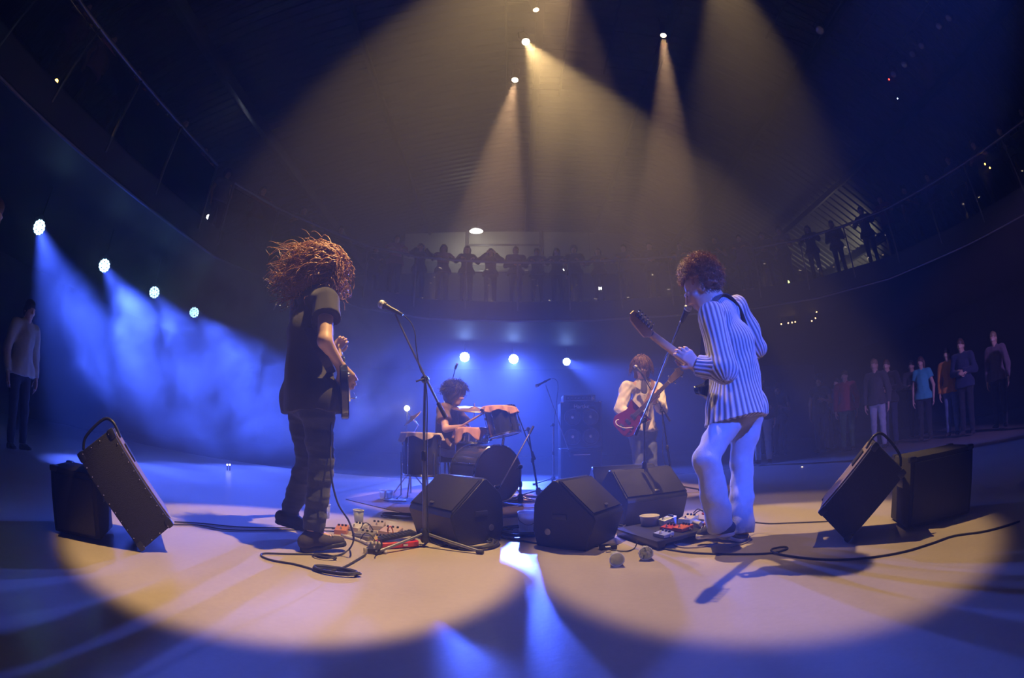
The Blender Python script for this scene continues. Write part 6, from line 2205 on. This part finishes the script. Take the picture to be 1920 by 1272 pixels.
# rear balcony: people along the rail, most of them outlines against the lit partition
FZ = 4.2
RB = [
    (-3.78, 'lean_short', 'charcoal', 'dim person on the rear balcony, behind the long-haired guitarist\'s face'),
    (-3.02, 'lean_bob', 'pink', 'person with bob hair leaning on the rear rail, left of the pale panel'),
    (-2.45, 'face_bob', 'charcoal', 'dim person with hands raised to the face, leftmost on the rear rail'),
    (-1.86, 'lean_bob', 'pink', 'person in pink top with wide dark hair on the rear rail'),
    (-1.22, 'lean_long', 'black', 'long-haired outline left below the oval ceiling lamp'),
    (-.58, 'face_bob', 'black', 'outline with elbows out and hands at the face, right below the oval ceiling lamp'),
    (.10, 'fold_short', 'navy', 'short-haired outline at the right end of the lit partition'),
    (.68, 'lean_short', 'navy', 'dim blue person on the rear balcony, just right of the short-haired outline'),
    (1.22, 'lean_bob', 'charcoal', 'dim bob-haired person on the rear balcony above the middle LED can'),
    (1.70, 'hold_bushy', 'charcoal', 'dim bushy-haired person on the rear balcony above the bass cabinet'),
    (2.35, 'lean_long', 'brown', 'dim long-haired person on the rear balcony beside the white glint pair'),
    (3.05, 'lean_short', 'grey', 'dim person in grey on the rear balcony, right of the white glint pair'),
    (3.75, 'fold_short', 'charcoal', 'dim person with folded arms above the bass player'),
    (4.55, 'lean_bob', 'brown', 'dim person leaning on the rear rail left of the curly afro'),
    (5.5, 'hold_bushy', 'charcoal', 'dim person on the rear balcony just right of the curly afro'),
    (6.15, 'lean_short', 'purple', 'dim person in purple on the right end of the rear balcony'),
]
import bisect


def edge_y(x):
    xs = [e for e in EDGE[4:11]]
    for (a, b), (c, d) in zip(xs[:-1], xs[1:]):
        if a <= x <= c:
            return b + (d - b) * (x - a) / (c - a)
    return 10.9


for i, (x, tpl, sh, lab) in enumerate(RB):
    spectator(lab, (x, edge_y(x) + .30, FZ), tpl, sh, 'black', 'dark', 1.66 + .05 * math.sin(i * 2.3), 'people along the rear balcony rail', shoes=False)
# right balcony
RR = [(6.75, 9.75, 'fold_short', 'charcoal', 'dim person at the bend between the rear and the right balcony'), (7.2, 9.45, 'hold_bushy', 'grey', 'person with pale collar at the bend of the right balcony'),
      (7.92, 9.0, 'lean_long', 'black', 'long-haired outline against the ribbed roof'), (8.42, 8.45, 'fold_short', 'black', 'broad outline against the ribbed roof'),
      (8.95, 7.6, 'lean_short', 'navy', 'dark person leaning on the right rail below the roof\'s edge'), (9.15, 6.9, 'lean_bob', 'maroon', 'person in maroon on the right balcony'),
      (9.4, 6.1, 'hold_bushy', 'black', 'dark outline with raised arm on the right balcony'), (9.6, 5.3, 'lean_long', 'purple', 'person in purple with pale hands on the right rail'),
      (9.75, 4.5, 'down_short', 'blue', 'person in blue sleeves on the right balcony'), (9.95, 3.6, 'lean_bob', 'charcoal', 'dark person right of the blue sleeves on the right balcony'),
      (10.1, 2.7, 'fold_short', 'navy', 'dark person below the two amber dots'), (10.2, 1.8, 'lean_short', 'black', 'person at the right picture edge on the balcony')]
for i, (x, y, tpl, sh, lab) in enumerate(RR):
    spectator(lab, (x, y, FZ), tpl, sh, 'black', 'dark', 1.66 + .06 * math.sin(i * 1.7), 'people along the right balcony rail', shoes=False)
# left balcony
LB = [(-6.0, 1.3, 'lean_short', 'purple', 'dim person beside the amber glint on the left balcony'), (-6.05, 2.2, 'hold_bushy', 'pink', 'person with pale pink hand on the left rail'),
      (-6.0, 3.1, 'lean_long', 'purple', 'dim long-haired purple-lit person on the left balcony'), (-6.05, 3.9, 'lean_bob', 'navy', 'dim bob-haired person on the left balcony'),
      (-6.0, 4.8, 'fold_short', 'charcoal', 'dim person with folded arms on the left balcony'), (-6.05, 5.7, 'lean_short', 'maroon', 'person in maroon near the white lamp on the left balcony'),
      (-5.95, 6.6, 'hold_bushy', 'grey', 'person in grey beside the white lamp on the left balcony'), (-5.55, 7.6, 'lean_long', 'maroon', 'dim person at the bend of the left balcony'),
      (-4.95, 8.7, 'lean_bob', 'charcoal', 'dim person on the left balcony right of its bend'), (-4.3, 9.7, 'fold_short', 'grey', 'dim person above the long-haired guitarist\'s blown hair')]
for i, (x, y, tpl, sh, lab) in enumerate(LB):
    spectator(lab, (x, y, FZ), tpl, sh, 'black', 'dark', 1.66 + .06 * math.sin(i * 1.9), 'people along the left balcony rail', shoes=False)
